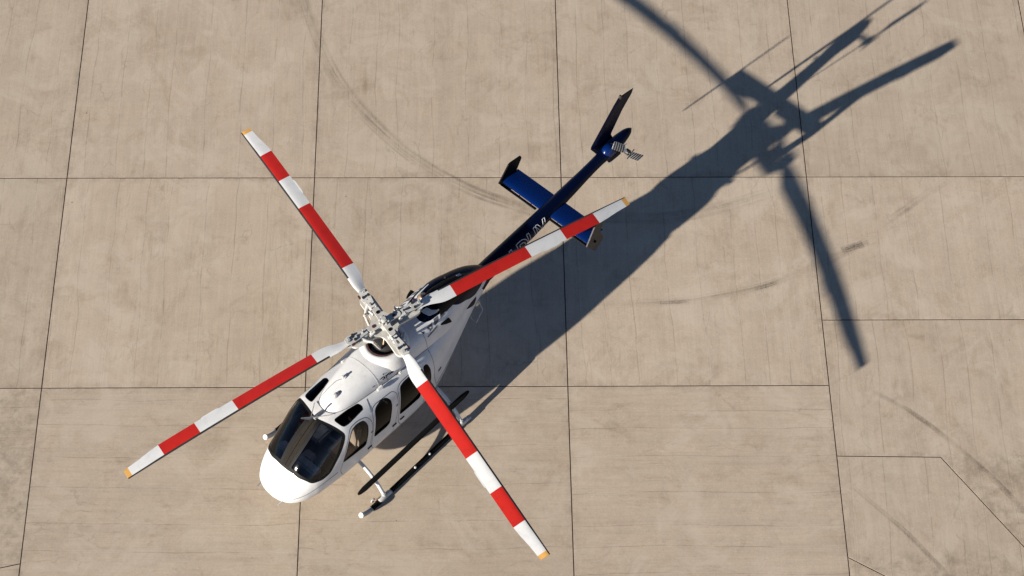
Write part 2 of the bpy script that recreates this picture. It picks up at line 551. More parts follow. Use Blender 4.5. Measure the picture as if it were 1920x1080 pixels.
COWL = Loft([
    (1.64, .02, 2.06, 1.9, 1.96, 2.2, 2.2),
    (1.61, .14, 2.12, 1.9, 1.96, 2.3, 2.2),
    (1.50, .24, 2.19, 1.9, 1.97, 2.4, 2.2),
    (1.20, .33, 2.29, 1.9, 1.98, 2.5, 2.2),
    (0.80, .39, 2.37, 1.9, 1.98, 2.5, 2.2),
    (0.40, .43, 2.42, 1.9, 1.98, 2.6, 2.2),
    (-.20, .46, 2.44, 1.9, 1.98, 2.7, 2.2),
    (-.80, .47, 2.45, 1.9, 1.97, 2.8, 2.2),
    (-1.2, .475,2.50, 1.9, 1.95, 2.8, 2.2),
    (-1.6, .435,2.50, 1.9, 1.95, 2.6, 2.2),
    (-1.95,.355,2.44, 1.9, 1.93, 2.5, 2.2),
    (-2.3, .29, 2.31, 1.8, 1.90, 2.2, 2.2),
    (-2.6, .18, 2.10, 1.8, 1.86, 2.0, 2.2),
    (-2.72,.10, 1.98, 1.8, 1.84, 2.0, 2.2)])

# ------------------------------------------------------------------ the apron
def grid_pt(u, v):
    c, s = math.cos(GA), math.sin(GA)
    u, v = u*SLAB, v*SLAB
    return (GX+u*c-v*s, GY+u*s+v*c)

E2 = 3000.0
b = MB()
b.add([(-E2, -E2, -.10), (E2, -E2, -.10), (E2, E2, -.10), (-E2, E2, -.10)], [(0, 1, 2, 3)])
ground = b.build('ground', 'concrete_along', None, smooth=False)
ground['kind'] = 'structure'
ground['label'] = 'sunlit beige concrete apron laid in large square slabs'

U0, U1, V0, V1 = -5, 9, -5, 8
b = MB()
cs = [grid_pt(U0, V0), grid_pt(U1, V0), grid_pt(U1, V1), grid_pt(U0, V1)]
b.add([(*c, -.0045) for c in cs], [(0, 1, 2, 3)])
b.build('joint_filler', 'joint_sealant', ground, smooth=False)

def slab_mesh(pts, mat, gap=.0105, ch=.0015, depth=.09):
    """one slab: polygon in metres round its own origin, pulled in by half a joint, with a small arris"""
    n = len(pts)
    area = sum(pts[i][0]*pts[(i+1) % n][1]-pts[(i+1) % n][0]*pts[i][1] for i in range(n))
    if area < 0:
        pts = pts[::-1]
    def inset(d):
        out = []
        for i in range(n):
            a, p, c = Vector(pts[i-1]), Vector(pts[i]), Vector(pts[(i+1) % n])
            e1, e2 = (p-a).normalized(), (c-p).normalized()
            n1, n2 = Vector((-e1.y, e1.x)), Vector((-e2.y, e2.x))
            k = 1+n1.dot(n2)
            out.append(p+(n1+n2)*d/k)
        return out
    A, B = inset(gap), inset(gap+ch)
    vs = [(p.x, p.y, -depth) for p in A]+[(p.x, p.y, -ch) for p in A]+[(p.x, p.y, 0) for p in B]
    fs = [tuple(range(2*n, 3*n))]
    for i in range(n):
        j = (i+1) % n
        fs += [(i, j, n+j, n+i), (n+i, n+j, 2*n+j, 2*n+i)]
    me = bpy.data.meshes.new('concrete_slab')
    me.from_pydata(vs, [], fs)
    me.materials.append(MAT[mat])
    me.update()
    return me

S_ = SLAB
sq = [(0, 0), (S_, 0), (S_, S_), (0, S_)]
me_along, me_across = slab_mesh(sq, 'concrete_along'), slab_mesh(sq, 'concrete_across')
def put_slab(me, u, v):
    o = link('concrete_slab', me, ground)
    x, y = grid_pt(u, v)
    # slabs never lie perfectly flush: a millimetre or two between neighbours
    o.location = (x, y, -random.uniform(0, .0025))
    o.rotation_euler = (0, 0, GA)
    return o
def odd_slab(poly, mat='concrete_along'):
    u, v = poly[0]
    me = slab_mesh([((a-u)*S_, (c-v)*S_) for a, c in poly], mat)
    return put_slab(me, u, v)

for j in range(0, V1):
    for i in range(U0, 3):
        put_slab(me_along, i, j)
for i in range(0, 3):
    put_slab(me_across, i, -1)
odd_slab([(-1, 0), (-1, -.98), (0, -.747), (0, 0)], 'concrete_across')
odd_slab([(-1, -.98), (-1, -2), (0, -2), (0, -.747)], 'concrete_across')
for i in range(0, 3):
    put_slab(me_across, i, -2)
for i in range(U0, -1):
    for j in (-1, -2):
        put_slab(me_across, i, j)
for j in range(1, V1):
    for i in range(3, U1):
        put_slab(me_along, i, j)
odd_slab([(3, .3), (4, .3), (4, 1), (3, 1)])
odd_slab([(3, -.312), (3.39, -.319), (4, -1.208), (4, .3), (3, .3)])
odd_slab([(3, -.738), (4, -1.338), (4, -1.208), (3.39, -.319), (3, -.312)])
odd_slab([(3, -2), (4, -2), (4, -1.338), (3, -.738)])
for i in range(4, U1):
    odd_slab([(i, .3), (i+1, .3), (i+1, 1), (i, 1)])
    put_slab(me_along, i, -.7)
    odd_slab([(i, -2), (i+1, -2), (i+1, -.7), (i, -.7)])
for i in range(U0, U1):
    for j in range(V0, -2):
        put_slab(me_across, i, j)

def tyre_mark(pts, width, fades):
    """a worn rubber streak on the slabs, following a smooth line through pts"""
    fx, fy = pchip(list(range(len(pts))), [p[0] for p in pts]), pchip(list(range(len(pts))), [p[1] for p in pts])
    ff = pchip(list(range(len(pts))), fades)
    N = (len(pts)-1)*8
    vs, fs, uvs, fd = [], [], [], []
    run = 0.0
    last = None
    for k in range(N+1):
        t = k/8
        e = .02
        p = Vector((fx(t), fy(t)))
        q = Vector((fx(min(t+e, len(pts)-1)), fy(min(t+e, len(pts)-1))))-Vector((fx(max(t-e, 0)), fy(max(t-e, 0))))
        q.normalize()
        nrm = Vector((-q.y, q.x))
        if last is not None:
            run += (p-last).length
        last = p
        for s_ in (-.5, .5):
            c = p+nrm*s_*width
            vs.append((c.x, c.y, .0015)); uvs.append((s_+.5, run)); fd.append(ff(t))
    for k in range(N):
        fs.append((2*k, 2*k+2, 2*k+3, 2*k+1))
    me = bpy.data.meshes.new('tyre_mark')
    me.from_pydata(vs, [], fs)
    ul = me.uv_layers.new(name='UVMap')
    for lp in me.loops:
        ul.data[lp.index].uv = uvs[lp.vertex_index]
    at = me.attributes.new('fade', 'FLOAT', 'POINT')
    for i, v in enumerate(fd):
        at.data[i].value = v
    me.materials.append(MAT['rubber_streak'])
    me.update()
    return link('tyre_mark', me, ground)

tyre_mark([(-5.0, 34.2), (-4.59, 32.82), (-3.93, 31.2), (-3.01, 29.92), (-1.84, 28.8), (-.38, 27.99), (1.05, 27.63), (2.79, 27.62), (4.39, 28.01), (5.6, 28.5)],
          .34, [.25, .5, .6, .7, .8, .75, .65, .6, .5, 0])
tyre_mark([(6.9, 23.7), (7.69, 23.21), (8.27, 22.72), (8.83, 22.15), (9.29, 21.64), (9.74, 21.04), (10.6, 19.7)], .13, [0, .75, .85, .95, 1.0, .95, .4])
tyre_mark([(6.4, 21.6), (7.12, 20.88), (7.49, 20.5), (7.85, 20.06), (8.21, 19.63), (9.2, 18.2)], .12, [0, .7, .9, 1.0, .9, .2])
tyre_mark([(1.6, 25.45), (2.9, 25.55), (3.4, 25.60), (4.48, 25.85), (5.02, 26.01), (5.78, 26.36), (7.2, 27.2)], .20, [0, .75, .8, .35, .75, .25, .5])
tyre_mark([(6.66, 26.95), (6.88, 27.04), (7.10, 27.13)], .20, [.9, 1.0, .9])
tyre_mark([(7.4, 27.5), (8.06, 28.07), (8.53, 28.47), (9.2, 29.0)], .20, [0, .55, .4, .0])
tyre_mark([(2.95, 25.555), (3.25, 25.58), (3.55, 25.61)], .13, [.9, 1, .6])
tyre_mark([(3.9, 27.83), (4.2, 27.93), (4.5, 28.05)], .16, [.7, 1, .5])
tyre_mark([(4.85, 25.95), (5.1, 26.03), (5.3, 26.12)], .13, [.8, 1, .3])

VS = .70    # metres of skin per radian of section angle, for triangulating in a flat chart
def resample(poly, step=.03):
    out = []
    n = len(poly)
    for i in range(n):
        a, c = poly[i], poly[(i+1) % n]
        d = math.hypot(c[0]-a[0], c[1]-a[1])
        k = max(1, int(math.ceil(d/step)))
        out += [(a[0]+(c[0]-a[0])*j/k, a[1]+(c[1]-a[1])*j/k) for j in range(k)]
    return out
def fillet(poly, r, seg=5):
    out = []
    n = len(poly)
    for i in range(n):
        a, p, c = Vector(poly[i-1]), Vector(poly[i]), Vector(poly[(i+1) % n])
        rr = min(r, .45*(a-p).length, .45*(c-p).length)
        q0, q1 = p+(a-p).normalized()*rr, p+(c-p).normalized()*rr
        for k in range(seg+1):
            t = k/seg
            w = q0*(1-t)**2+p*2*t*(1-t)+q1*t*t
            out.append((w.x, w.y))
    return out
def inset_poly(poly, d):
    n = len(poly)
    area = sum(poly[i][0]*poly[(i+1) % n][1]-poly[(i+1) % n][0]*poly[i][1] for i in range(n))
    sg = 1 if area > 0 else -1
    out = []
    for i in range(n):
        a, p, c = Vector(poly[i-1]), Vector(poly[i]), Vector(poly[(i+1) % n])
        t = (c-a).normalized()
        nn = Vector((-t.y, t.x))*sg
        out.append((p.x+nn.x*d, p.y+nn.y*d))
    return out
def in_poly(P, L):
    c = False
    for i in range(len(L)):
        a, q = L[i], L[i-1]
        if (a[1] > P[1]) != (q[1] > P[1]) and P[0] < (q[0]-a[0])*(P[1]-a[1])/(q[1]-a[1])+a[0]:
            c = not c
    return c

class Skin:
    """a Loft's surface cut along outlines: each outline's inside becomes a region with a name"""
    def __init__(self, loft, a0, a1, regions, du=.045, da=.05):
        self.loft = loft
        pts, edges = [], []
        segs = []
        for key, L in regions:
            n0 = len(pts)
            pts += [Vector(p) for p in L]
            edges += [(n0+i, n0+(i+1) % len(L)) for i in range(len(L))]
        import numpy as np
        arr = np.array([tuple(p) for p in pts]) if pts else np.zeros((1, 2))-99
        nu, na = int(math.ceil(loft.u1/du)), int(math.ceil((a1-a0)/da))
        for i in range(nu+1):
            u = loft.u1*i/nu
            for j in range(na+1):
                v = (a0+(a1-a0)*j/na)*VS
                rim = i in (0, nu) or j in (0, na)
                if not rim and np.min((arr[:, 0]-u)**2+(arr[:, 1]-v)**2) < .014**2:
                    continue
                pts.append(Vector((u, v)))
        r = delaunay_2d_cdt(pts, edges, [], 0, 1e-6)
        self.v = r[0]
        self.tri = {}
        boxes = [(k, L, min(p[0] for p in L), max(p[0] for p in L), min(p[1] for p in L), max(p[1] for p in L)) for k, L in regions]
        for t in r[2]:
            g = (sum(self.v[i].x for i in t)/3, sum(self.v[i].y for i in t)/3)
            key = ''
            for k, L, x0, x1, y0, y1 in boxes:
                if x0 <= g[0] <= x1 and y0 <= g[1] <= y1 and in_poly(g, L):
                    key = k
            self.tri.setdefault(key, []).append(t)
    def build(self, name, keys, parent, off=0.0):
        """keys: list of (region, material)"""
        L = self.loft
        vid, vs, ns, fs, mi, mats = {}, [], [], [], [], []
        cache = {}
        def vert(i):
            if i in cache:
                return cache[i]
            u, a = self.v[i].x, self.v[i].y/VS
            n = L.normal(min(max(u, .004), L.u1-.004), a)
            p = L.at(u, a)
            p = tuple(p[k]+off*n[k] for k in range(3))
            q = tuple(round(c, 4) for c in p)
            if q not in vid:
                vid[q] = len(vs); vs.append(p); ns.append(n)
            cache[i] = vid[q]
            return cache[i]
        for key, mat in keys:
            if mat not in mats:
                mats.append(mat)
            for t in self.tri.get(key, []):
                f = [vert(i) for i in t]
                if len(set(f)) < 3:
                    continue
                A, B, C = (Vector(vs[i]) for i in f)
                if (B-A).cross(C-A).dot(Vector(ns[f[0]])+Vector(ns[f[1]])) < 0:
                    f.reverse()
                fs.append(f); mi.append(mats.index(mat))
        me = bpy.data.meshes.new(name)
        me.from_pydata(vs, [], fs)
        for k in mats:
            me.materials.append(MAT[k])
        me.polygons.foreach_set('material_index', mi)
        me.polygons.foreach_set('use_smooth', [True]*len(fs))
        me.normals_split_custom_set_from_vertices(ns)
        me.update()
        return link(name, me, parent)
def chart(loft, pts3):
    return [(u, a*VS) for u, a in (loft.ua(p) for p in pts3)]
def flip(poly):
    return [(u, PI*VS-v) for u, v in poly]

# ------------------------------------------------------------------ the helicopter (x to the nose, y to its left, z up)
HEAD, HUB_X, HUB_Y = 0.867529, -2.302092, 22.861956
heli = bpy.data.objects.new('helicopter', None)
heli.empty_display_size = 1.0
COL.objects.link(heli)
heli.location = (HUB_X, HUB_Y, 0)
heli.rotation_euler = (0, 0, HEAD+PI)
heli['label'] = 'white and navy helicopter with red banded rotor blades parked on skids'
heli['category'] = 'helicopter'

regions = []
def both(key, poly):
    regions.append((key+'_port', resample(poly)))
    regions.append((key+'_starboard', resample(flip(poly)[::-1])))

# cabin doors and side windows
DOORS = [
    ('front', [(2.00, .69, 1.06), (1.78, .66, 1.62), (1.58, .56, 1.915), (1.33, .56, 1.925), (1.15, .61, 1.875), (1.085, .68, 1.69), (1.16, .71, 1.26), (1.28, .71, .80), (1.45, .70, .70), (1.92, .68, .78)],
              [(1.92, .69, 1.25), (1.72, .645, 1.66), (1.56, .59, 1.86), (1.40, .58, 1.895), (1.24, .61, 1.86), (1.195, .67, 1.70), (1.23, .70, 1.48), (1.32, .71, 1.165)], 'door_glass'),
    ('litter', [(1.19, .71, 1.02), (1.08, .67, 1.62), (1.02, .59, 1.905), (.90, .56, 1.945), (.47, .59, 1.925), (.40, .64, 1.85), (.43, .71, 1.60), (.52, .73, 1.16), (.62, .72, .85), (.75, .72, .78), (1.16, .71, .80)],
               [(1.11, .71, 1.18), (1.04, .67, 1.52), (.965, .61, 1.875), (.78, .57, 1.93), (.64, .59, 1.91), (.57, .66, 1.82), (.575, .69, 1.70), (.63, .72, 1.45), (.685, .72, 1.21), (.76, .72, 1.165)], 'tinted_glass'),
    ('cabin', [(.49, .73, 1.0), (.47, .73, 1.2), (.405, .71, 1.60), (.365, .63, 1.90), (.25, .58, 1.94), (-.12, .58, 1.94), (-.22, .64, 1.85), (-.25, .70, 1.5), (-.22, .72, .85), (-.1, .72, .76), (.40, .72, .76)],
              [(.44, .73, 1.18), (.375, .71, 1.62), (.30, .62, 1.885), (.18, .60, 1.91), (-.06, .60, 1.91), (-.14, .66, 1.78), (-.16, .72, 1.40), (-.13, .73, 1.15)], 'tinted_glass')]
for key, door, win, gl in DOORS:
    dp = fillet(chart(BODY, door), .09)
    both(key+'gap', dp)
    both(key+'door', inset_poly(resample(dp), .009))
    wp = fillet(chart(BODY, win), .07)
    both(key+'seal', wp)
    both(key+'pane', inset_poly(resample(wp), .014))
# small window behind the cabin door
wp = fillet(chart(BODY, [(-.31, .63, 1.86), (-.44, .62, 1.85), (-.475, .68, 1.67), (-.45, .72, 1.36), (-.36, .72, 1.26), (-.31, .72, 1.36)]), .09)
both('aftseal', wp); both('aftpane', inset_poly(resample(wp), .012))
# roof windows
wp = fillet(chart(BODY, [(1.69, .27, 2.02), (1.655, .49, 1.955), (1.52, .515, 1.955), (1.13, .505, 1.98), (1.10, .44, 2.012), (1.13, .36, 2.038), (1.36, .31, 2.037)]), .06)
both('roofseal', wp); both('roofpane', inset_poly(resample(wp), .012))
# windshield: black border, two panes, centre post
half = [(2.735, .085, 1.345), (2.71, .33, 1.30), (2.60, .545, 1.22), (2.38, .64, 1.195), (2.21, .675, 1.24), (2.06, .67, 1.41), (1.74, .62, 1.80), (1.69, .57, 1.875), (1.77, .3, 1.99), (1.835, .055, 2.0)]
hc = chart(BODY, half)
whole = fillet(hc+flip(hc)[::-1], .06)
regions.append(('border', resample(whole)))
both('screen', inset_poly(resample(fillet(hc, .10)), .05))
post = chart(BODY, [(2.70, .075, 1.38), (1.87, .055, 1.98)])
regions.append(('post', resample(post+flip(post)[::-1])))
# dark paint sweeping over the tail end of the cabin
dark = chart(BODY, [(-1.35, .10, 2.005), (-1.62, .26, 1.93), (-1.80, .32, 1.83), (-1.98, .325, 1.70), (-2.12, .29, 1.64), (-2.20, .26, 1.70), (-2.24, .18, 1.85), (-2.27, .08, 1.94)])
regions.append(('swoosh', resample(fillet(dark+flip(dark)[::-1], .08))))
tailp = chart(BODY, [(-2.36, .05, 1.96), (-2.40, .2, 1.80), (-2.47, .2, 1.66), (-2.55, .10, 1.50)])
end = [(BODY.u1-.001, tailp[-1][1]), (BODY.u1-.001, tailp[0][1])]
both('tailpaint', tailp+end)
regions.append(('tailpaint_port', resample([tailp[0], (tailp[0][0], PI*VS-tailp[0][1]), (BODY.u1-.001, PI*VS-tailp[0][1]), (BODY.u1-.001, tailp[0][1])])))

skin = Skin(BODY, -PI/2, 1.5*PI, regions)
SIDES = ('port', 'starboard')
shell = [('', 'white_paint'), ('border', 'rubber'), ('swoosh', 'navy_paint')]
shell += [('tailpaint_'+s, 'navy_paint') for s in SIDES]+[(k+'_'+s, 'rubber') for s in SIDES for k in ('aftseal', 'roofseal')]
fuselage = skin.build('fuselage', shell, heli)
lin = [(k, 'lining') for k, m in shell]+[('post', 'lining')]
for key, _, _, _ in DOORS:
    for s in SIDES:
        lin += [(key+'gap_'+s, 'lining'), (key+'door_'+s, 'lining'), (key+'seal_'+s, 'lining')]
skin.build('cabin_lining', lin, fuselage, off=-.03)
skin.build('windshield_post', [('post', 'taupe_post')], fuselage, off=.004)
for s in SIDES:
    skin.build('windshield', [('screen_'+s, 'windshield_glass')], fuselage, off=-.004)
    skin.build('roof_window', [('roofpane_'+s, 'tinted_glass')], fuselage, off=-.004)
    skin.build('cabin_window', [('aftpane_'+s, 'tinted_glass')], fuselage, off=-.004)
    sg = 1 if s == 'port' else -1
    for key, door, win, gl in DOORS:
        dr = skin.build('door', [(key+'door_'+s, 'white_paint'), (key+'seal_'+s, 'rubber')], heli)
        skin.build('window', [(key+'pane_'+s, gl)], dr, off=-.005)
        # handle and hinges standing a little proud of the skin
        hp = {'front': [(1.235, 1.0), (1.14, 1.42)], 'litter': [(.585, 1.02), (.47, 1.55)], 'cabin': [(.38, 1.02)]}[key]
        for i, (hx, hz) in enumerate(hp):
            u, a = BODY.ua((hx, .7, hz))
            if sg < 0:
                a = PI-a
            p, n = Vector(BODY.at(u, a)), Vector(BODY.normal(u, a))
            q = MB()
            M = n.to_track_quat('Z', 'X').to_matrix().to_4x4()
            if i == 0:
                q.box(p+n*.008, (.03, .11, .022), M, 0, .006)
                q.build('handle', 'dark_steel', dr)
            else:
                q.box(p+n*.006, (.035, .05, .02), M, 0, .005)
                q.build('hinge', 'worn_grey', dr)

# centre line of the windshield post and its wiper
q = MB()
for k in range(14):
    t0, t1 = k/14, (k+1)/14
    P = []
    for t in (t0, t1):
        x = 2.70+(1.87-2.70)*t
        u = BODY.u_of_x(x)
        P.append(Vector(BODY.out(u, PI/2, .010)))
    q.cyl(P[0], P[1], .006, 6)
q.build('post_seam', 'rubber', fuselage)

# cabin inside: floor, panel, seats, rear wall
q = MB()
q.box((.85, 0, .63), (2.3, .98, .03), None, 0, .008)
q.build('cabin_floor', 'cabin_floor', fuselage)
q = MB()
q.box((2.38, 0, 1.08), (.22, .98, .34), Matrix.Rotation(-.25, 4, 'Y'), 0, .04)
q.box((2.20, 0, .82), (.36, .24, .42), None, 0, .03)
panel = q.build('instrument_panel', 'seat_fabric', fuselage)
q = MB()
for y in (-.32, -.12, .12, .32):
    q.box((2.262, y, 1.12), (.01, .15, .15), Matrix.Rotation(-.25, 4, 'Y'), 0)
q.build('display', 'dark_steel', panel)
q = MB()
q.box((-.36, 0, 1.25), (.04, 1.20, 1.3), None, 0, .01)
q.build('rear_bulkhead', 'lining', fuselage)
def seat(x, y, mat, back=1):
    q = MB()
    q.box((x, y, .86), (.46, .44, .12), None, 0, .04)
    q.box((x-.24*back, y, 1.20), (.12, .44, .66), Matrix.Rotation(-.16*back, 4, 'Y'), 0, .045)
    q.box((x-.30*back, y, 1.60), (.09, .26, .17), Matrix.Rotation(-.16*back, 4, 'Y'), 0, .03)
    q.box((x, y, .71), (.34, .36, .2), None, 0, .01)
    return q.build('seat', mat, fuselage)
for y in (-.33, .33):
    seat(1.55, y, 'seat_sunlit_tan' if y > 0 else 'seat_fabric')
for y in (-.42, 0, .42):
    seat(.02, y, 'seat_sunlit_tan' if y == .42 else 'seat_fabric')

# nose fittings: vents, latch line, two pitot probes
def plate(loft, x, y, z, sx, sy, mat, name, parent, h=.004, rot=0.0):
    u, a = loft.ua((x, y, z))
    p, n = Vector(loft.at(u, a)), Vector(loft.normal(u, a))
    M = n.to_track_quat('Z', 'X').to_matrix().to_4x4() @ Matrix.Rotation(rot, 4, 'Z')
    q = MB()
    q.box(p+n*h*.5, (sx, sy, h), M, 0)
    return q.build(name, mat, parent, smooth=False)
for sg in (1, -1):
    for k in range(4):
        plate(BODY, 3.035-.022*k, .20*sg, 1.09+.012*k, .075, .006, 'dark_steel', 'nose_louvre', fuselage, rot=.5*sg)
q = MB()
for k in range(10):
    y = .185+.004*k
    x0, x1 = 2.96-.021*k, 2.96-.021*(k+1)
    P = []
    for x in (x0, x1):
        u = BODY.u_of_x(x)
        zm, w = BODY.f[4](u), BODY.f[2](u)
        P.append(Vector(BODY.out(u, math.atan2(.30, y+.0), .001)))
    q.cyl(P[0], P[1], .0035, 5)
q.build('nose_seam', 'dark_steel', fuselage)
for x, y, z, l, mat in ((3.03, .26, .88, .17, 'hub_white'), (3.03, -.28, .93, .15, 'steel')):
    q = MB()
    q.tube([(x-.05, y, z), (x+.05, y, z-.02), (x+l, y, z-.02)], [.018, .014, .009], 8)
    q.build('pitot_tube', mat, heli)

# ------------------------------------------------------------------ upper cowling over gearbox and engine
cregs = []
ring = [(COWL.u_of_x(.02+.325*math.cos(t)), 0) for t in [2*PI*k/40 for k in range(40)]]
hole = []
for k in range(40):
    t = 2*PI*k/40
    x, y = .02+.325*math.cos(t), .30*math.sin(t)
    u = COWL.u_of_x(x)
    a = math.acos(max(-1, min(1, 0)))
    lo, hi = .05, PI-.05
    for _ in range(40):
        m_ = (lo+hi)/2
        if COWL.at(u, m_)[1] > y: lo = m_
        else: hi = m_
    hole.append((u, (lo+hi)/2*VS))
cregs.append(('hole', hole))
def cow(pts):
    return chart(COWL, pts)
blk = cow([(-.80, 0, 2.45), (-.77, .06, 2.45), (-.755, .17, 2.44), (-.81, .25, 2.42), (-.92, .29, 2.41), (-1.08, .31, 2.42), (-1.24, .325, 2.42), (-1.39, .335, 2.42), (-1.48, .36, 2.39), (-1.54, .385, 2.34), (-1.66, .40, 2.28), (-1.80, .39, 2.21), (-1.95, .36, 2.08), (-2.1, .31, 2.0)])
blk2 = blk+[(COWL.u1-.002, .5), (COWL.u1-.002, PI*VS-.5)]+flip(blk)[::-1][:-1]
cregs.append(('dark', resample(fillet(blk2, .04))))
lite = cow([(-.92, .03, 2.46), (-.92, .11, 2.46), (-.95, .215, 2.44), (-1.08, .265, 2.44), (-1.28, .285, 2.45), (-1.48, .305, 2.44), (-1.48, .28, 2.45), (-1.31, .255, 2.46), (-1.14, .23, 2.46), (-1.07, .17, 2.47), (-1.05, .07, 2.48)])
cregs.append(('light_port', resample(fillet(lite, .03))))
cregs.append(('light_star', resample(fillet(flip(lite)[::-1], .03))))
# cowling panel joints
cskin = Skin(COWL, -.25, PI+.25, cregs)
cowl = cskin.build('engine_cowling', [('', 'white_paint'), ('dark', 'navy_paint'), ('light_port', 'white_paint'), ('light_star', 'white_paint')], heli)
def cow_line(pts, r, name, mat, parent=cowl, loft=COWL, d=.001):
    q = MB()
    P = []
    for a_, b_ in zip(pts, pts[1:]):
        for k in range(6):
            t = k/6
            P.append(tuple(a_[i]+(b_[i]-a_[i])*t for i in range(3)))
    P.append(pts[-1])
    Q = []
    for p in P:
        u, a = loft.ua(p)
        Q.append(loft.out(u, a, d))
    q.tube(Q, r, 6)
    return q.build(name, mat, parent)
cow_line([(.62, .41, 2.05), (.62, .30, 2.33), (.62, 0, 2.40), (.62, -.30, 2.33), (.62, -.41, 2.05)], .004, 'panel_seam', 'worn_grey')
cow_line([(-.62, .47, 2.02), (-.62, .40, 2.25), (-.62, .30, 2.40)], .004, 'panel_seam', 'louvre_grey')
cow_line([(1.58, -.17, 2.02), (1.40, -.20, 2.22), (1.15, -.15, 2.30), (1.05, -.07, 2.32)], .005, 'panel_seam', 'louvre_grey')
# lower edge of the cowling where it meets the cabin roof
for sg in (1, -1):
    q = MB()
    P = []
    for k in range(40):
        x = 1.60-3.2*k/39
        u = COWL.u_of_x(x)
        zt = BODY.f[2](BODY.u_of_x(x))
        a = .0
        lo, hi = -.25, 1.2
        for _ in range(30):
            m_ = (lo+hi)/2
            y = COWL.at(u, m_)[1]
            ub = BODY.u_of_x(x)
            # height of the cabin roof at this y
            zb_, nu_, w_ = BODY.f[4](ub), BODY.f[5](ub), BODY.f[1](ub)
            zr = zb_+(BODY.f[2](ub)-zb_)*max(0, 1-(min(abs(y)/w_, 1))**nu_)**(1/nu_)
            if COWL.at(u, m_)[2] < zr: lo = m_
            else: hi = m_
        p = COWL.out(u, (lo+hi)/2, .002)
        P.append((p[0], p[1]*sg, p[2]+.002))
    q.tube(P, .0065, 6)
    q.build('cowling_seal', 'louvre_grey', cowl)

# swashplate collar
q = MB()
q.lathe([(.52, -.20), (.485, -.02), (.455, .06), (.42, .10), (.37, .115), (.335, .105), (.32, .07), (.315, -.20)], (.02, 0, 2.37), 48, 0, 1.02, .92)
q.build('mast_collar', 'white_paint', cowl, 60)
q = MB()
q.lathe([(.315, .08), (.31, -.35), (.0, -.36)], (.02, 0, 2.39), 40, 0, 1.02, .92)
q.build('mast_well', 'black_paint', cowl)
q = MB()
q.lathe([(.322, .085), (.326, .112), (.318, .116), (.310, .09)], (.02, 0, 2.37), 48, 0, 1.02, .92)
q.build('collar_rim', 'rust_red', cowl)

# louvres on both sides of the engine cowling
def skin_patch(loft, pts3, mat, name, parent, d=.003, th=.006, sg=1):
    P = chart(loft, pts3)
    if sg < 0:
        P = flip(P)[::-1]
    P = resample(P, .05)
    n = len(P)
    vs = [loft.out(u, v/VS, d) for u, v in P]+[loft.out(u, v/VS, d-th) for u, v in P]
    fs = [tuple(range(n))]+[(i, (i+1) % n, n+(i+1) % n, n+i) for i in range(n)]
    q = MB(); q.add(vs, fs)
    return q.build(name, mat, parent, smooth=False)
for sg in (1, -1):
    for pts in ([(-.77, .33, 2.37), (-.91, .32, 2.39), (-.85, .39, 2.32), (-.765, .40, 2.31), (-.79, .37, 2.34), (-.755, .36, 2.35)],
                [(-.97, .305, 2.41), (-1.075, .315, 2.42), (-1.03, .38, 2.35), (-.915, .39, 2.33)],
                [(-1.13, .325, 2.42), (-1.235, .33, 2.42), (-1.20, .37, 2.375), (-1.085, .375, 2.365)],
                [(-.68, .42, 2.26), (-.965, .40, 2.32), (-.95, .42, 2.275), (-.70, .43, 2.24)],
                [(-1.28, .34, 2.42), (-1.35, .335, 2.41), (-1.335, .36, 2.395), (-1.265, .36, 2.39)]):
        skin_patch(COWL, pts, 'louvre_grey', 'intake_louvre', cowl, sg=sg)
    # black scoop
    u, a = COWL.ua((-1.16, .43, 2.26))
    if sg < 0: a = PI-a
    p, n = Vector(COWL.at(u, a)), Vector(COWL.normal(u, a))
    q = MB()
    q.tube([p+Vector((.12, 0, .02)), p+Vector((.02, 0, .0))+n*.02, p+Vector((-.08, 0, -.02))+n*.035], [.015, .045, .06], 12, 0, True, .6)
    q.build('cooling_scoop', 'black_paint', cowl)
    plate(COWL, -.65, .35, 2.36, .04, .022, 'black_paint', 'latch', cowl) if sg > 0 else None

# exhaust hump on top with its open front
q = MB()
EX = Loft([(-1.14, .24, 2.66, 2.1, 2.28, 3.6, 2), (-1.30, .255, 2.67, 2.1, 2.25, 3.8, 2), (-1.6, .235, 2.62, 2.1, 2.20, 3.8, 2), (-1.9, .205, 2.53, 2.0, 2.15, 3.6, 2), (-2.2, .16, 2.38, 2.0, 2.08, 2.1, 2), (-2.5, .11, 2.20, 1.9, 2.0, 2.1, 2), (-2.68, .06, 2.02, 1.9, 1.95, 2, 2)])
nu_, na_ = 24, 20
grid = [[EX.at(EX.u1*i/nu_, -.3+(PI+.6)*j/na_) for j in range(na_+1)] for i in range(nu_+1)]
YO = .10
vs = [(p[0], p[1]+YO, p[2]) for r in grid for p in r]
fs = [(i*(na_+1)+j, i*(na_+1)+j+1, (i+1)*(na_+1)+j+1, (i+1)*(na_+1)+j) for i in range(nu_) for j in range(na_)]
q.add(vs, fs)
# rolled lip at the mouth
q.tube([(p[0], p[1]+YO, p[2]) for p in grid[0][2:-2]], .014, 8)
hump = q.build('exhaust_fairing', 'black_paint', heli, 60)
q = MB()
q.lathe([(.001, .11), (.05, .10), (.10, .065), (.135, .0), (.14, -.12)], (-1.15, -.10, 2.49), 24, 0, .9, 1.0)
q.build('exhaust_duct', 'bronze', hump, 60)
plate(EX, -1.98, .02, 2.45, .11, .06, 'worn_grey', 'access_cover', hump)
q = MB()
q.lathe([(.0, .03), (.015, .022), (.02, 0)], (-1.73, -.10, 2.545), 12)
q.build('beacon', 'lens_amber', hump)

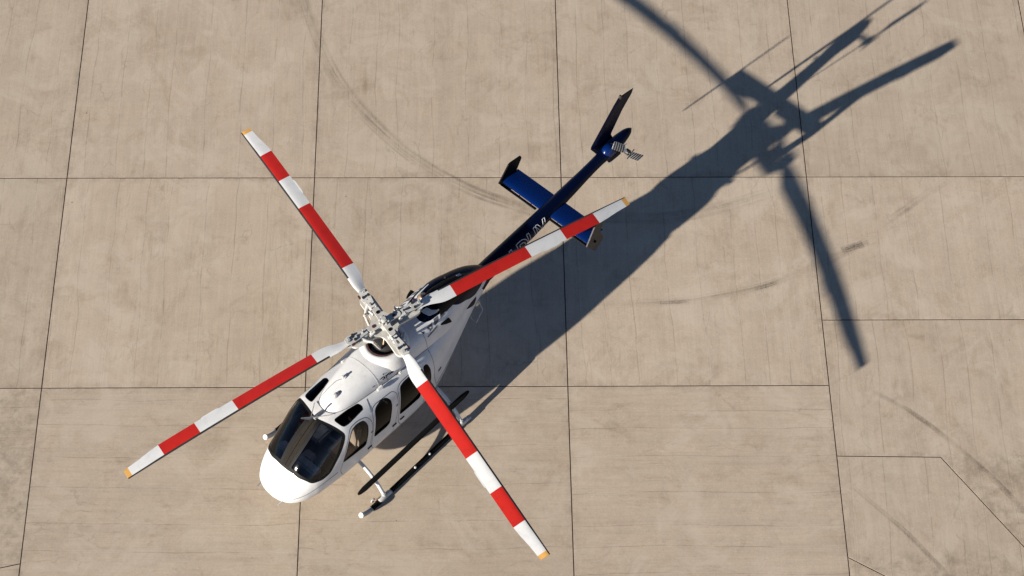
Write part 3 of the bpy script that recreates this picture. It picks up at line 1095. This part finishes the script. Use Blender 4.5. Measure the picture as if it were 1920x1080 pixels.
# roof fittings
q = MB()
q.box((1.02, -.07, 2.355), (.09, .07, .06), Matrix.Rotation(.2, 4, 'Y'), 0, .018)
q.cyl((1.05, -.07, 2.38), (1.05, -.07, 2.42), .02, 10)
q.build('cowling_latch', 'white_paint', cowl)
q = MB()
q.lathe([(.055, -.02), (.05, .03), (.035, .055), (.0, .062)], (1.36, .05, 2.25), 16, 0, 1.2, .8)
q.build('antenna_dome', 'worn_grey', cowl, 60)
for sg in (1, -1):
    q = MB()
    q.box((.64, .455*sg, 2.075), (.14, .06, .055), Matrix.Rotation(.08, 4, 'Y'), 0, .015)
    q.build('roof_step', 'white_paint', cowl)
    q = MB()
    q.box((.14, .50*sg, 2.075), (.07, .05, .05), None, 0, .014)
    q.build('roof_step', 'white_paint', cowl)
# nose access hatch and panel outlines
def body_line(pts, r=.004, mat='louvre_grey', name='panel_seam'):
    cow_line(pts, r, name, mat, fuselage, BODY, .0015)
body_line([(2.96, .40, .97), (2.75, .555, 1.02), (2.45, .645, 1.08), (2.05, .69, 1.08)], .005)
body_line([(2.96, -.40, .97), (2.75, -.555, 1.02), (2.45, -.645, 1.08), (2.05, -.69, 1.08)], .005)
body_line([(1.05, .64, 1.93), (.98, .48, 2.02), (.95, .42, 2.04)])
body_line([(-.55, .70, 1.3), (-.60, .60, 1.75), (-.62, .50, 1.97)])
body_line([(-.55, .70, 1.3), (-.62, .68, .9)])
body_line([(-.62, .69, 1.02), (-1.2, .54, 1.18), (-1.9, .35, 1.45), (-2.3, .25, 1.6)], .005)
plate(BODY, -.74, .68, 1.35, .05, .10, 'black_paint', 'vent_slot', fuselage)
plate(COWL, .72, .36, 2.14, .018, .06, 'louvre_grey', 'vent_slot', cowl)
# wire cutter above the windshield with its stays
q = MB()
q.prism([(0, .0), (.28, .32), (.31, .325), (.12, .055), (-.40, -.03), (-.42, -.06), (-.05, -.05)], .022,
        Matrix.Translation((1.88, -.01, 2.06)) @ Matrix.Rotation(PI/2, 4, 'X'))
cutter = q.build('wire_cutter', 'worn_grey', heli, smooth=False)
q = MB()
q.cyl((1.62, .20, 2.06), (1.96, -.01, 2.13), .008, 6)
q.build('stay', 'worn_grey', cutter)
q = MB()
q.cyl((1.66, -.22, 2.06), (1.96, -.01, 2.13), .008, 6)
q.build('stay', 'worn_grey', cutter)
q = MB()
q.cyl((1.86, .0, 2.0), (1.90, .0, 2.10), .025, 10)
q.build('foot', 'white_paint', cutter)

# dark handwriting on the left side of the cowling
def script(strokes, r=.009):
    q = MB()
    for s_ in strokes:
        P = [COWL.out(*COWL.ua(p), .003) for p in s_]
        q.tube(P, r, 6, flat=.5)
    return q.build('script_lettering', 'black_paint', cowl)
script([[(0.560, 0.380, 2.200), (0.470, 0.390, 2.210)],
        [(0.450, 0.370, 2.260), (0.460, 0.380, 2.240)],
        [(0.510, 0.400, 2.160), (0.490, 0.410, 2.160), (0.450, 0.410, 2.170), (0.450, 0.400, 2.190), (0.470, 0.400, 2.180), (0.460, 0.410, 2.150)],
        [(0.430, 0.400, 2.190), (0.370, 0.400, 2.190), (0.400, 0.410, 2.170), (0.430, 0.420, 2.130)],
        [(0.370, 0.410, 2.190), (0.330, 0.410, 2.200), (0.360, 0.410, 2.180), (0.350, 0.420, 2.160), (0.320, 0.420, 2.160)],
        [(0.320, 0.420, 2.160), (0.300, 0.410, 2.180), (0.270, 0.420, 2.180), (0.290, 0.420, 2.160), (0.320, 0.420, 2.160)],
        [(0.280, 0.420, 2.150), (0.230, 0.420, 2.170), (0.200, 0.420, 2.190)],
        [(0.260, 0.430, 2.150), (0.260, 0.420, 2.180)],
        [(0.420, 0.420, 2.080), (0.390, 0.430, 2.090)]])
# ------------------------------------------------------------------ tail boom
BOOM = Loft([(-2.66, .190, 1.955, 1.575, 1.765, 2, 2), (-3.4, .178, 1.985, 1.63, 1.805, 2, 2), (-4.4, .157, 2.03, 1.715, 1.87, 2, 2),
             (-5.2, .135, 2.085, 1.815, 1.95, 2, 2), (-5.9, .115, 2.145, 1.915, 2.03, 2, 2), (-6.2, .118, 2.175, 1.94, 2.06, 2, 2)])
bskin = Skin(BOOM, -PI/2, 1.5*PI, [], .06, .13)
boom = bskin.build('tail_boom', [('', 'navy_paint')], heli)
TAIL = Loft([(-6.12, .118, 2.165, 1.935, 2.05, 2, 2), (-6.35, .135, 2.215, 1.945, 2.08, 2, 2), (-6.6, .135, 2.24, 1.96, 2.11, 2, 2), (-6.85, .105, 2.235, 2.0, 2.125, 2, 2), (-7.0, .065, 2.20, 2.06, 2.135, 2, 2), (-7.08, .01, 2.15, 2.13, 2.14, 2, 2)])
tskin = Skin(TAIL, -PI/2, 1.5*PI, [], .03, .13)
tskin.build('tail_cone', [('', 'navy_paint')], boom)
q = MB()
q.lathe([(.001, .13), (.06, .122), (.11, .085), (.14, .03), (.15, -.05)], (-6.36, .02, 2.14), 24, 0, 1.25, .85)
q.build('gearbox_cover', 'blue_paint', boom, 60)
for x in (-3.3, -4.1, -5.0, -5.75):
    u = BOOM.u_of_x(x)
    q = MB()
    P = [BOOM.out(u, 2*PI*k/24, .0005) for k in range(25)]
    q.tube(P, .003, 6, 0, False)
    q.build('boom_seam', 'navy_paint', boom)

# horizontal stabiliser with leading edge slat
def wing(le, te, y0, y1, z, th, name, mat, parent, seg=8):
    prof = [(0, 0), (.03, .35), (.12, .75), (.30, 1.0), (.6, .75), (.85, .32), (1, .03), (1, -.03), (.85, -.25), (.6, -.55), (.30, -.75), (.12, -.6), (.03, -.3)]
    q = MB()
    vs = []
    for y in (y0, y1):
        for t, h in prof:
            vs.append((le+(te-le)*t, y, z+h*th/2))
    n = len(prof)
    fs = [(i, (i+1) % n, n+(i+1) % n, n+i) for i in range(n)]+[tuple(range(n)), tuple(range(2*n-1, n-1, -1))]
    q.add(vs, fs)
    return q.build(name, mat, parent, 35)
stab = wing(-4.475, -4.935, -1.095, 1.095, 1.92, .065, 'stabiliser', 'blue_paint', heli)
for y0, y1 in ((-1.09, -.19), (.19, 1.09)):
    wing(-4.405, -4.463, y0, y1, 1.915, .03, 'slat', 'black_paint', stab)
    for k in range(3):
        yy = y0+(y1-y0)*(k+.5)/3
        q = MB(); q.box((-4.468, yy, 1.915), (.03, .012, .016)); q.build('slat_bracket', 'black_paint', stab)
for sg in (1, -1):
    q = MB()
    out = [(-4.40, 1.93), (-4.655, 2.33), (-4.70, 2.345), (-4.96, 2.335), (-4.985, 2.30), (-4.985, 2.24), (-4.86, 1.96), (-4.87, 1.90), (-5.00, 1.60), (-4.99, 1.56), (-4.75, 1.45), (-4.71, 1.46)]
    M = Matrix.Translation((-4.65, 1.105*sg, 0)) @ Matrix.Rotation(sg*math.radians(6.2), 4, 'Z') @ Matrix.Translation((4.65, 0, 0)) @ Matrix.Rotation(PI/2, 4, 'X')
    q.prism(out, .026, M)
    fl = q.build('finlet', 'charcoal' if sg > 0 else 'black_paint', stab, smooth=False)
    q = MB()
    q.lathe([(.03, 0), (.028, .02), (.015, .032), (0, .035)], (0, 0, 0), 14)
    o = q.build('position_light', 'black_paint', fl)
    o.matrix_local = Matrix.Translation((-4.67, (1.105+.016)*sg, 1.83)) @ Matrix.Rotation(-sg*PI/2, 4, 'X')
# vertical fin on the right of the boom
q = MB()
def fin_ring(z, xl, xt, th):
    prof = [(0, 0), (.05, .6), (.25, 1.0), (.6, .7), (1, .06), (1, -.06), (.6, -.7), (.25, -1.0), (.05, -.6)]
    return [(xl+(xt-xl)*t, h*th/2, z) for t, h in prof]
rings = [fin_ring(1.33, -6.62, -6.96, .03), fin_ring(1.45, -6.56, -6.94, .045), fin_ring(1.9, -6.26, -6.76, .06), fin_ring(2.24, -6.06, -6.62, .055), fin_ring(2.30, -6.065, -6.63, .055), fin_ring(2.8, -6.40, -6.89, .04),
         fin_ring(3.12, -6.62, -7.12, .04), fin_ring(3.25, -6.72, -7.155, .03)]
n = len(rings[0])
for i in range(len(rings)-1):
    q.add(rings[i]+rings[i+1], [(k, (k+1) % n, n+(k+1) % n, n+k) for k in range(n)])
q.add(rings[0], [tuple(range(n))]); q.add(rings[-1], [tuple(range(n))])
fin = q.build('vertical_fin', 'navy_paint', heli, 35)  # darker navy instead of blue paints in the shade on its left face
fin.matrix_local = Matrix.Translation((-6.4, -.165, 0)) @ Matrix.Rotation(math.radians(-5.5), 4, 'Z') @ Matrix.Translation((6.4, 0, 0))
q = MB()
q.lathe([(.035, 0), (.032, .05), (.02, .075), (0, .08)], (-6.80, 0, 3.23), 14)
q.build('beacon', 'dark_steel', fin)
# tail skid guard under the boom
q = MB()
q.tube([(-6.5, -.02, 1.95), (-6.62, -.02, 1.80), (-6.85, -.02, 1.72), (-7.0, -.02, 1.70)], .014, 8)
q.build('tail_guard', 'white_paint', boom)
# tail rotor
TR = Vector((-6.555, .346, 2.164))
q = MB()
q.cyl((TR.x, .05, TR.z), (TR.x, .40, TR.z), .028, 12)
q.cyl((TR.x, .05, TR.z), (TR.x, .16, TR.z), .07, 14)
q.lathe([(.055, -.03), (.06, 0), (.05, .03), (.0, .035)], (0, 0, 0), 16)
trh = None
q2 = MB()
q2.cyl((TR.x, .08, TR.z), (TR.x, .42, TR.z), .028, 12)
q2.cyl((TR.x, .30, TR.z), (TR.x, .385, TR.z), .06, 14)
q2.cyl((TR.x-.10, .42, TR.z+.06), (TR.x+.10, .42, TR.z-.06), .012, 8)
trh = q2.build('tail_rotor_hub', 'dark_steel', heli)
ang = math.atan2(.635, .51)
for s_ in (0, 1):
    q = MB()
    prof = [(-.25, 0), (-.22, .4), (-.05, 1), (.3, .7), (.75, 0), (.3, -.6), (-.05, -.8), (-.22, -.35)]
    st = [(.07, .05, .030, .30), (.16, .06, .028, .30), (.22, .16, .016, .34), (.5, .165, .014, .30), (.81, .165, .012, .26), (.825, .15, .006, .26)]
    vs = []
    for r, c, th, tw in st:
        for t, h in prof:
            y, z = -t*c, h*th/2
            vs.append((r, y*math.cos(tw)-z*math.sin(tw), y*math.sin(tw)+z*math.cos(tw)))
    n = len(prof)
    fs = [(i*n+k, i*n+(k+1) % n, (i+1)*n+(k+1) % n, (i+1)*n+k) for i in range(len(st)-1) for k in range(n)]
    fs += [tuple(range(n)), tuple((len(st)-1)*n+k for k in range(n))]
    q.add(vs, fs)
    bl = q.build('tail_rotor_blade', 'tail_blade_bands', heli, 40)
    # blade x along its span, blade z towards the left of the helicopter
    ex = Vector((math.cos(ang+PI*s_), 0, math.sin(ang+PI*s_)))
    ez = Vector((0, 1, 0))
    ey = ez.cross(ex)
    M = Matrix((ex, ey, ez)).transposed().to_4x4()
    bl.matrix_local = Matrix.Translation(TR) @ M

# registration on the left of the boom, outlined letters
def outline_text(txt, size, gap):
    fc = bpy.data.curves.new('lettering', 'FONT')
    fc.body = txt
    fc.size = size
    fc.space_character = gap
    fc.fill_mode = 'NONE'
    fc.bevel_depth = .0085
    fc.bevel_resolution = 0
    fc.resolution_u = 4
    fc.offset = 0.012
    o = bpy.data.objects.new('tmp', fc)
    COL.objects.link(o)
    dg = bpy.context.evaluated_depsgraph_get()
    me = bpy.data.meshes.new_from_object(o.evaluated_get(dg))
    bpy.data.objects.remove(o)
    return me
me = outline_text('LDUV', .40, 1.04)
bm = bmesh.new(); bm.from_mesh(me)
for _ in range(4):                                   # short facets, so that the strokes follow the round boom
    long_ = [e for e in bm.edges if e.calc_length() > .03]
    if not long_:
        break
    bmesh.ops.subdivide_edges(bm, edges=long_, cuts=2, use_grid_fill=True)
bm.to_mesh(me); bm.free()
for v in me.vertices:
    x = -3.29-v.co.x*1.0
    u = BOOM.u_of_x(x)
    r = BOOM.f[1](u)
    a = .95-(.292-v.co.y)/r
    p = BOOM.out(u, a, .004+v.co.z*.3)
    v.co = p
me.materials.clear(); me.materials.append(MAT['lettering'])
me.update()
reg = link('registration_lettering', me, boom)

# ------------------------------------------------------------------ landing gear
def smooth_pts(P, k=6):
    xs = list(range(len(P)))
    f = [pchip(xs, [p[i] for p in P]) for i in range(3)]
    return [tuple(g(t/k) for g in f) for t in range((len(P)-1)*k+1)]
for x in (1.45, -.70):
    pts = [(x, -1.255, .10), (x, -1.19, .20), (x, -1.05, .385), (x, -.82, .56), (x, -.55, .655), (x, 0, .68)]
    pts = pts+[(p[0], -p[1], p[2]) for p in pts[-2::-1]]
    q = MB()
    q.tube(smooth_pts(pts, 5), .036, 12)
    ct = q.build('cross_tube', 'white_paint', heli, 60)
    for sg in (1, -1):
        q = MB()
        q.tube([(x, .50*sg, .665), (x, .62*sg, .64)], .042, 12)
        q.build('clamp', 'worn_grey', ct)
for sg in (1, -1):
    y = 1.258*sg
    q = MB()
    q.tube(smooth_pts([(-.92, y, .052), (0, y, .05), (1.55, y, .05), (1.84, y, .062), (1.98, y, .11), (2.06, y, .175)], 5), .045, 14)
    sk = q.build('skid_tube', 'worn_grey', heli, 60)
    q = MB()
    q.tube([(2.055, y, .17), (2.085, y, .195)], .050, 16)
    q.build('toe_cap', 'white_paint', sk)
    # grip strips on top of the skid
    for x0, x1 in ((1.80, 1.56), (1.28, -.46)):
        q = MB()
        n = 24
        vs, fs = [], []
        for i in range(n+1):
            x = x0+(x1-x0)*i/n
            z0 = .05 if x < 1.55 else .05+(x-1.55)*.045
            for k in range(9):
                w = math.radians(-20+200*k/8)
                w2 = math.radians(0)+w
                vs.append((x, y+.051*math.cos(w2), z0+.051*math.sin(w2)))
        for i in range(n):
            for k in range(8):
                fs.append((i*9+k, i*9+k+1, (i+1)*9+k+1, (i+1)*9+k))
        q.add(vs, fs)
        q.build('grip_strip', 'grip_pad', sk, 60)
    for x in (1.45, -.70):
        q = MB()
        q.tube([(x-.15, y, .075), (x-.12, y, .078), (x+.12, y, .078), (x+.15, y, .075)], [.035, .048, .048, .035], 12)
        q.tube([(x, y, .06), (x, y-.03*sg, .16)], [.05, .042], 12)
        q.build('saddle', 'hub_white', sk, 60)
    for x in (.62, .22):
        q = MB()
        q.lathe([(.024, 0), (.022, .02), (.0, .026)], (x, y+.012*sg, .097), 12)
        q.build('stud', 'white_paint', sk)
    q = MB()
    P = [(1.66+.045*math.cos(t), y-.10*sg, .07+.045*math.sin(t)) for t in [2*PI*k/16 for k in range(17)]]
    q.tube(P, .014, 8, 0, False)
    q.build('tow_ring', 'hub_white', sk)
    q = MB()
    P = [(1.60+.05*math.cos(t), y-.04*sg-.02*math.cos(t)*sg, .09+.035*math.sin(t)) for t in [2*PI*k/16 for k in range(17)]]
    q.tube(P, .012, 8, 0, False)
    q.build('tow_shackle', 'bronze', sk)
    # long step above the skid
    ys = 1.045*sg
    q = MB()
    q.tube([(1.92, ys, .505), (1.87, ys, .505), (1.75, ys, .505), (-.95, ys, .505), (-1.08, ys, .505), (-1.13, ys, .505)], [.02, .04, .056, .056, .04, .02], 14, 0, True, .42)
    st = q.build('flight_step', 'grip_pad', heli, 60)
    for x in (1.45, -.70):
        q = MB()
        q.cyl((x, ys, .38), (x, ys, .49), .02, 8)
        q.build('bracket', 'worn_grey', st)
# rear handhold on the left of the tail cone
q = MB()
P = []
for i, (x, y, z) in enumerate([(-2.28, .20, 1.62), (-2.22, .42, 1.47), (-1.95, .50, 1.40), (-1.93, .40, 1.45), (-1.98, .30, 1.44)]):
    P.append((x, y, z))
q.tube(P, .007, 8)
q.build('hand_rail', 'white_paint', heli)

# ------------------------------------------------------------------ main rotor
HUBZ = 3.06
TILT_M = Matrix.Translation((0, 0, HUBZ)) @ Matrix.Rotation(.0581, 4, 'Y') @ Matrix.Rotation(-.0216, 4, 'X')
AZ0 = 2.163288-(HEAD+PI)
q = MB()
q.cyl((0, 0, -.85), (0, 0, .06), .058, 20)
q.lathe([(.058, -.12), (.11, -.16), (.12, -.30), (.09, -.38), (.058, -.40)], (0, 0, 0), 20)
mast = q.build('rotor_mast', 'steel', heli)
mast.matrix_local = TILT_M
def cross_outline(w, L, f, tip=6):
    """four armed flat cross: arm half width w, length L, round inner corners of radius f"""
    out = []
    for k in range(4):
        ca, sa = math.cos(k*PI/2), math.sin(k*PI/2)
        loc_ = []
        for i in range(tip+1):                       # rounded arm end
            t = -PI/2+PI*i/tip
            loc_.append((L-w*.8+w*.8*math.cos(t), w*math.sin(t)))
        c = w+f
        for i in range(6):                           # inner corner to the next arm
            t = -PI/2-(PI/2)*i/5
            loc_.append((c+f*math.cos(t), c+f*math.sin(t)))
        out += [(x*ca-y*sa, x*sa+y*ca) for x, y in loc_]
    return out
def slot(r0, r1, w, k):
    ca, sa = math.cos(k*PI/2), math.sin(k*PI/2)
    P = []
    for i in range(7):
        t = -PI/2+PI*i/6
        P.append((r1-w+w*math.cos(t), w*math.sin(t)))
    for i in range(7):
        t = PI/2+PI*i/6
        P.append((r0+w+w*math.cos(t), w*math.sin(t)))
    return [(x*ca-y*sa, x*sa+y*ca) for x, y in P]
RZ = TILT_M @ Matrix.Rotation(AZ0, 4, 'Z')
q = MB()
q.prism(cross_outline(.135, .74, .15), .06, Matrix.Translation((0, 0, -.10)), 0, [slot(.30, .64, .062, k) for k in range(4)])
q.cyl((0, 0, -.16), (0, 0, .03), .12, 24)
hub = q.build('rotor_hub', 'hub_tan', heli, 35)
hub.matrix_local = RZ
q = MB()
q.prism(cross_outline(.062, .345, .06), .035, Matrix.Translation((0, 0, .055)))
q.build('upper_plate', 'hub_tan', hub, 35)
q = MB()
q.cyl((0, 0, .06), (0, 0, .15), .055, 16)
q.cyl((0, 0, .15), (0, 0, .17), .04, 16)
for k in range(8):
    t = 2*PI*k/8
    q.cyl((.085*math.cos(t), .085*math.sin(t), .06), (.085*math.cos(t), .085*math.sin(t), .115), .017, 8)
q.build('mast_nut', 'hub_white', hub)
for k in range(4):
    t = k*PI/2
    c, s = math.cos(t), math.sin(t)
    def at(r, y, z): return (r*c-y*s, r*s+y*c, z)
    q = MB()
    q.cyl(at(.215, 0, .05), at(.215, 0, .082), .034, 14)
    q.build('hub_bolt', 'rust_red' if k % 2 else 'black_paint', hub)
    q = MB()
    q.cyl(at(.30, -.09, -.02), at(.30, .09, -.02), .04, 12)
    q.tube([at(.24, .075, .02), at(.36, .10, -.01)], .022, 10)
    q.tube([at(.30, -.05, .03), at(.42, -.05, .04)], .03, 10)
    q.build('damper', 'hub_white', hub)
    q = MB()
    q.tube([at(.34, 0, -.03), at(.42, 0, -.03), at(.50, 0, -.03)], [.05, .075, .05], 14)
    q.build('bearing', 'worn_grey', hub)
    q = MB()
    q.box(at(.345, .03, .04), (.05, .03, .05), Matrix.Rotation(t, 4, 'Z'), 0, .008)
    q.build('bearing_clip', 'rust_red', hub)

R_ = 5.334
bands = [(.74, 'blade_white'), (1.43, 'blade_red'), (3.07, 'blade_white'), (3.85, 'blade_red'), (4.59, 'blade_white'), (5.245, 'blade_tip')]
chord = pchip([.55, .72, .82, .95, 1.10, 1.25, 4.55, 5.1, 5.25, 5.334], [.13, .135, .155, .20, .25, .275, .275, .215, .205, .19])
stations = sorted(set([.66, .72, .78, .84, .90, .96, 1.02, 1.10, 1.18, 1.26]+[b_[0] for b_ in bands]+[1.6, 1.9, 2.2, 2.5, 2.8, 3.3, 3.6, 4.1, 4.35, 4.8, 5.0, 5.15, 5.30, 5.334]))
prof = [(0.0, 0.0), (.012, .30), (.05, .58), (.12, .82), (.28, 1.0), (.5, .82), (.75, .42), (1.0, .03), (1.0, -.03), (.75, -.25), (.5, -.5), (.28, -.62), (.12, -.55), (.05, -.40), (.012, -.22)]
def droop(r): return -.363*(r/R_)**1.75
def blade_pt(r, t, h, extra=0.0):
    c = chord(r)
    tw = math.radians(9.0-11.0*min(1, max(0, (r-.7)/4.6)))
    th = c*(.125 if r > 1.2 else .125+.35*(1.2-r))
    le = .27*.30 if r > 1.1 else c*.42+(.081-c*.42)*max(0, (r-.8)/.3)
    y, z = le-t*c, h*th/2+extra
    return (r, y*math.cos(tw)-z*math.sin(tw), y*math.sin(tw)+z*math.cos(tw)+droop(r))
q = MB()
mats = ['blade_white', 'blade_red', 'blade_tip', 'dark_steel']
n = len(prof)
vs = [blade_pt(r, t, h) for r in stations for t, h in prof]
q.v = vs
for i in range(len(stations)-1):
    rm = (stations[i]+stations[i+1])/2
    mat = [b_[1] for b_ in bands if b_[0] <= rm]
    mi = mats.index(mat[-1] if mat else 'blade_white')
    for k in range(n):
        k2 = (k+1) % n
        le = k in (0, 1, 2, n-1, n-2) and rm > 1.15  # abrasion strip, widened in dark steel to paint in the shaded edge
        q.f.append((i*n+k, i*n+k2, (i+1)*n+k2, (i+1)*n+k)); q.m.append(3 if le else mi)
q.f.append(tuple(range(n))); q.m.append(0)
q.f.append(tuple((len(stations)-1)*n+k for k in range(n))); q.m.append(2)
blade0 = q.build('rotor_blade', mats, heli, 50)
# trim tab behind the middle white band
q = MB()
P = [blade_pt(r, t, 0) for r, t in ((3.34, .985), (3.36, 1.05), (3.40, 1.07), (3.66, 1.07), (3.70, 1.05), (3.72, .985))]
nn = len(P)
q.add([(p[0], p[1], p[2]+.002) for p in P]+[(p[0], p[1], p[2]-.002) for p in P], [tuple(range(nn)), tuple(range(2*nn-1, nn-1, -1))]+[(i, (i+1) % nn, nn+(i+1) % nn, nn+i) for i in range(nn)])
tab0 = q.build('trim_tab', 'blade_white', blade0, smooth=False)
# grip: two plates with bolts holding the blade root
q = MB()
gp = [(.36, -.050), (.36, .050), (.46, .062), (.60, .082), (.74, .088), (.80, .06), (.80, -.06), (.74, -.088), (.60, -.082), (.46, -.062)]
q.prism(gp, .022, Matrix.Translation((0, 0, .058)) @ Matrix.Rotation(.02, 4, 'Y'), 0, [[(.465, -.022), (.56, -.03), (.575, 0), (.56, .03), (.465, .022), (.45, 0)]])
q.prism(gp, .022, Matrix.Translation((0, 0, -.058)))
grip0 = q.build('blade_grip', 'hub_white', blade0, 35)
for x, y, r_ in ((.63, .052, .026), (.63, -.052, .026), (.42, .0, .018)):
    q = MB()
    q.cyl((x, y, -.085), (x, y, .088), r_, 12)
    q.build('grip_bolt', 'dark_steel', blade0)
q = MB()
q.box((.735, -.02, .082), (.05, .06, .03), None, 0, .006)
q.box((.765, .03, .078), (.03, .03, .025), None, 0, .006)
wt0 = q.build('balance_weight', 'worn_grey', blade0)
q = MB()
q.box((.70, .105, .03), (.07, .035, .05), None, 0, .008)
pin0 = q.build('blade_pin', 'rust_red', blade0)
q = MB()
q.tube([(.50, .05, -.03), (.44, .13, -.05), (.36, .20, -.06)], [.04, .032, .026], 10)
horn0 = q.build('pitch_horn', 'hub_white', blade0)
PITCH = (-6.0, 2.0, 6.0, 1.0)
def place_blade(o, k):
    # the stick is off centre: each blade rests at its own pitch
    o.matrix_local = TILT_M @ Matrix.Rotation(AZ0+k*PI/2, 4, 'Z') @ Matrix.Rotation(math.radians(PITCH[k]), 4, 'X')
place_blade(blade0, 0)
for k in range(1, 4):
    bl = blade0.copy()
    COL.objects.link(bl)
    place_blade(bl, k)
    for ch in list(blade0.children):
        c2 = ch.copy()
        COL.objects.link(c2)
        c2.parent = bl
        c2.matrix_local = ch.matrix_local
# pitch links and swashplate
q = MB()
q.lathe([(.07, .05), (.22, .05), (.27, .02), (.27, -.03), (.22, -.05), (.07, -.05)], (0, 0, -.56), 28)
sw = q.build('swashplate', 'dark_steel', heli)
sw.matrix_local = TILT_M
for k in range(4):
    t = AZ0+k*PI/2+math.atan2(.20, .36)
    r = math.hypot(.20, .36)
    top = Vector((r*math.cos(t), r*math.sin(t), -.06))
    bot = Vector((.25*math.cos(t+.15), .25*math.sin(t+.15), -.55))
    q = MB()
    q.tube([bot, bot.lerp(top, .15), bot.lerp(top, .85), top], [.016, .026, .026, .016], 10)
    q.lathe([(.001, .03), (.028, .018), (.03, 0), (.028, -.018), (.001, -.03)], top, 10)
    o = q.build('pitch_link', 'hub_white', heli)
    o.matrix_local = TILT_M
q = MB()
for t in (.5, 2.6, 4.6):
    q.tube([(.06*math.cos(t), .06*math.sin(t), -.40), (.15*math.cos(t), .15*math.sin(t), -.50), (.19*math.cos(t), .19*math.sin(t), -.60)], .016, 8)
q.cyl((0, 0, -.44), (0, 0, -.36), .085, 18)
o = q.build('drive_link', 'bronze', heli)
o.matrix_local = TILT_M
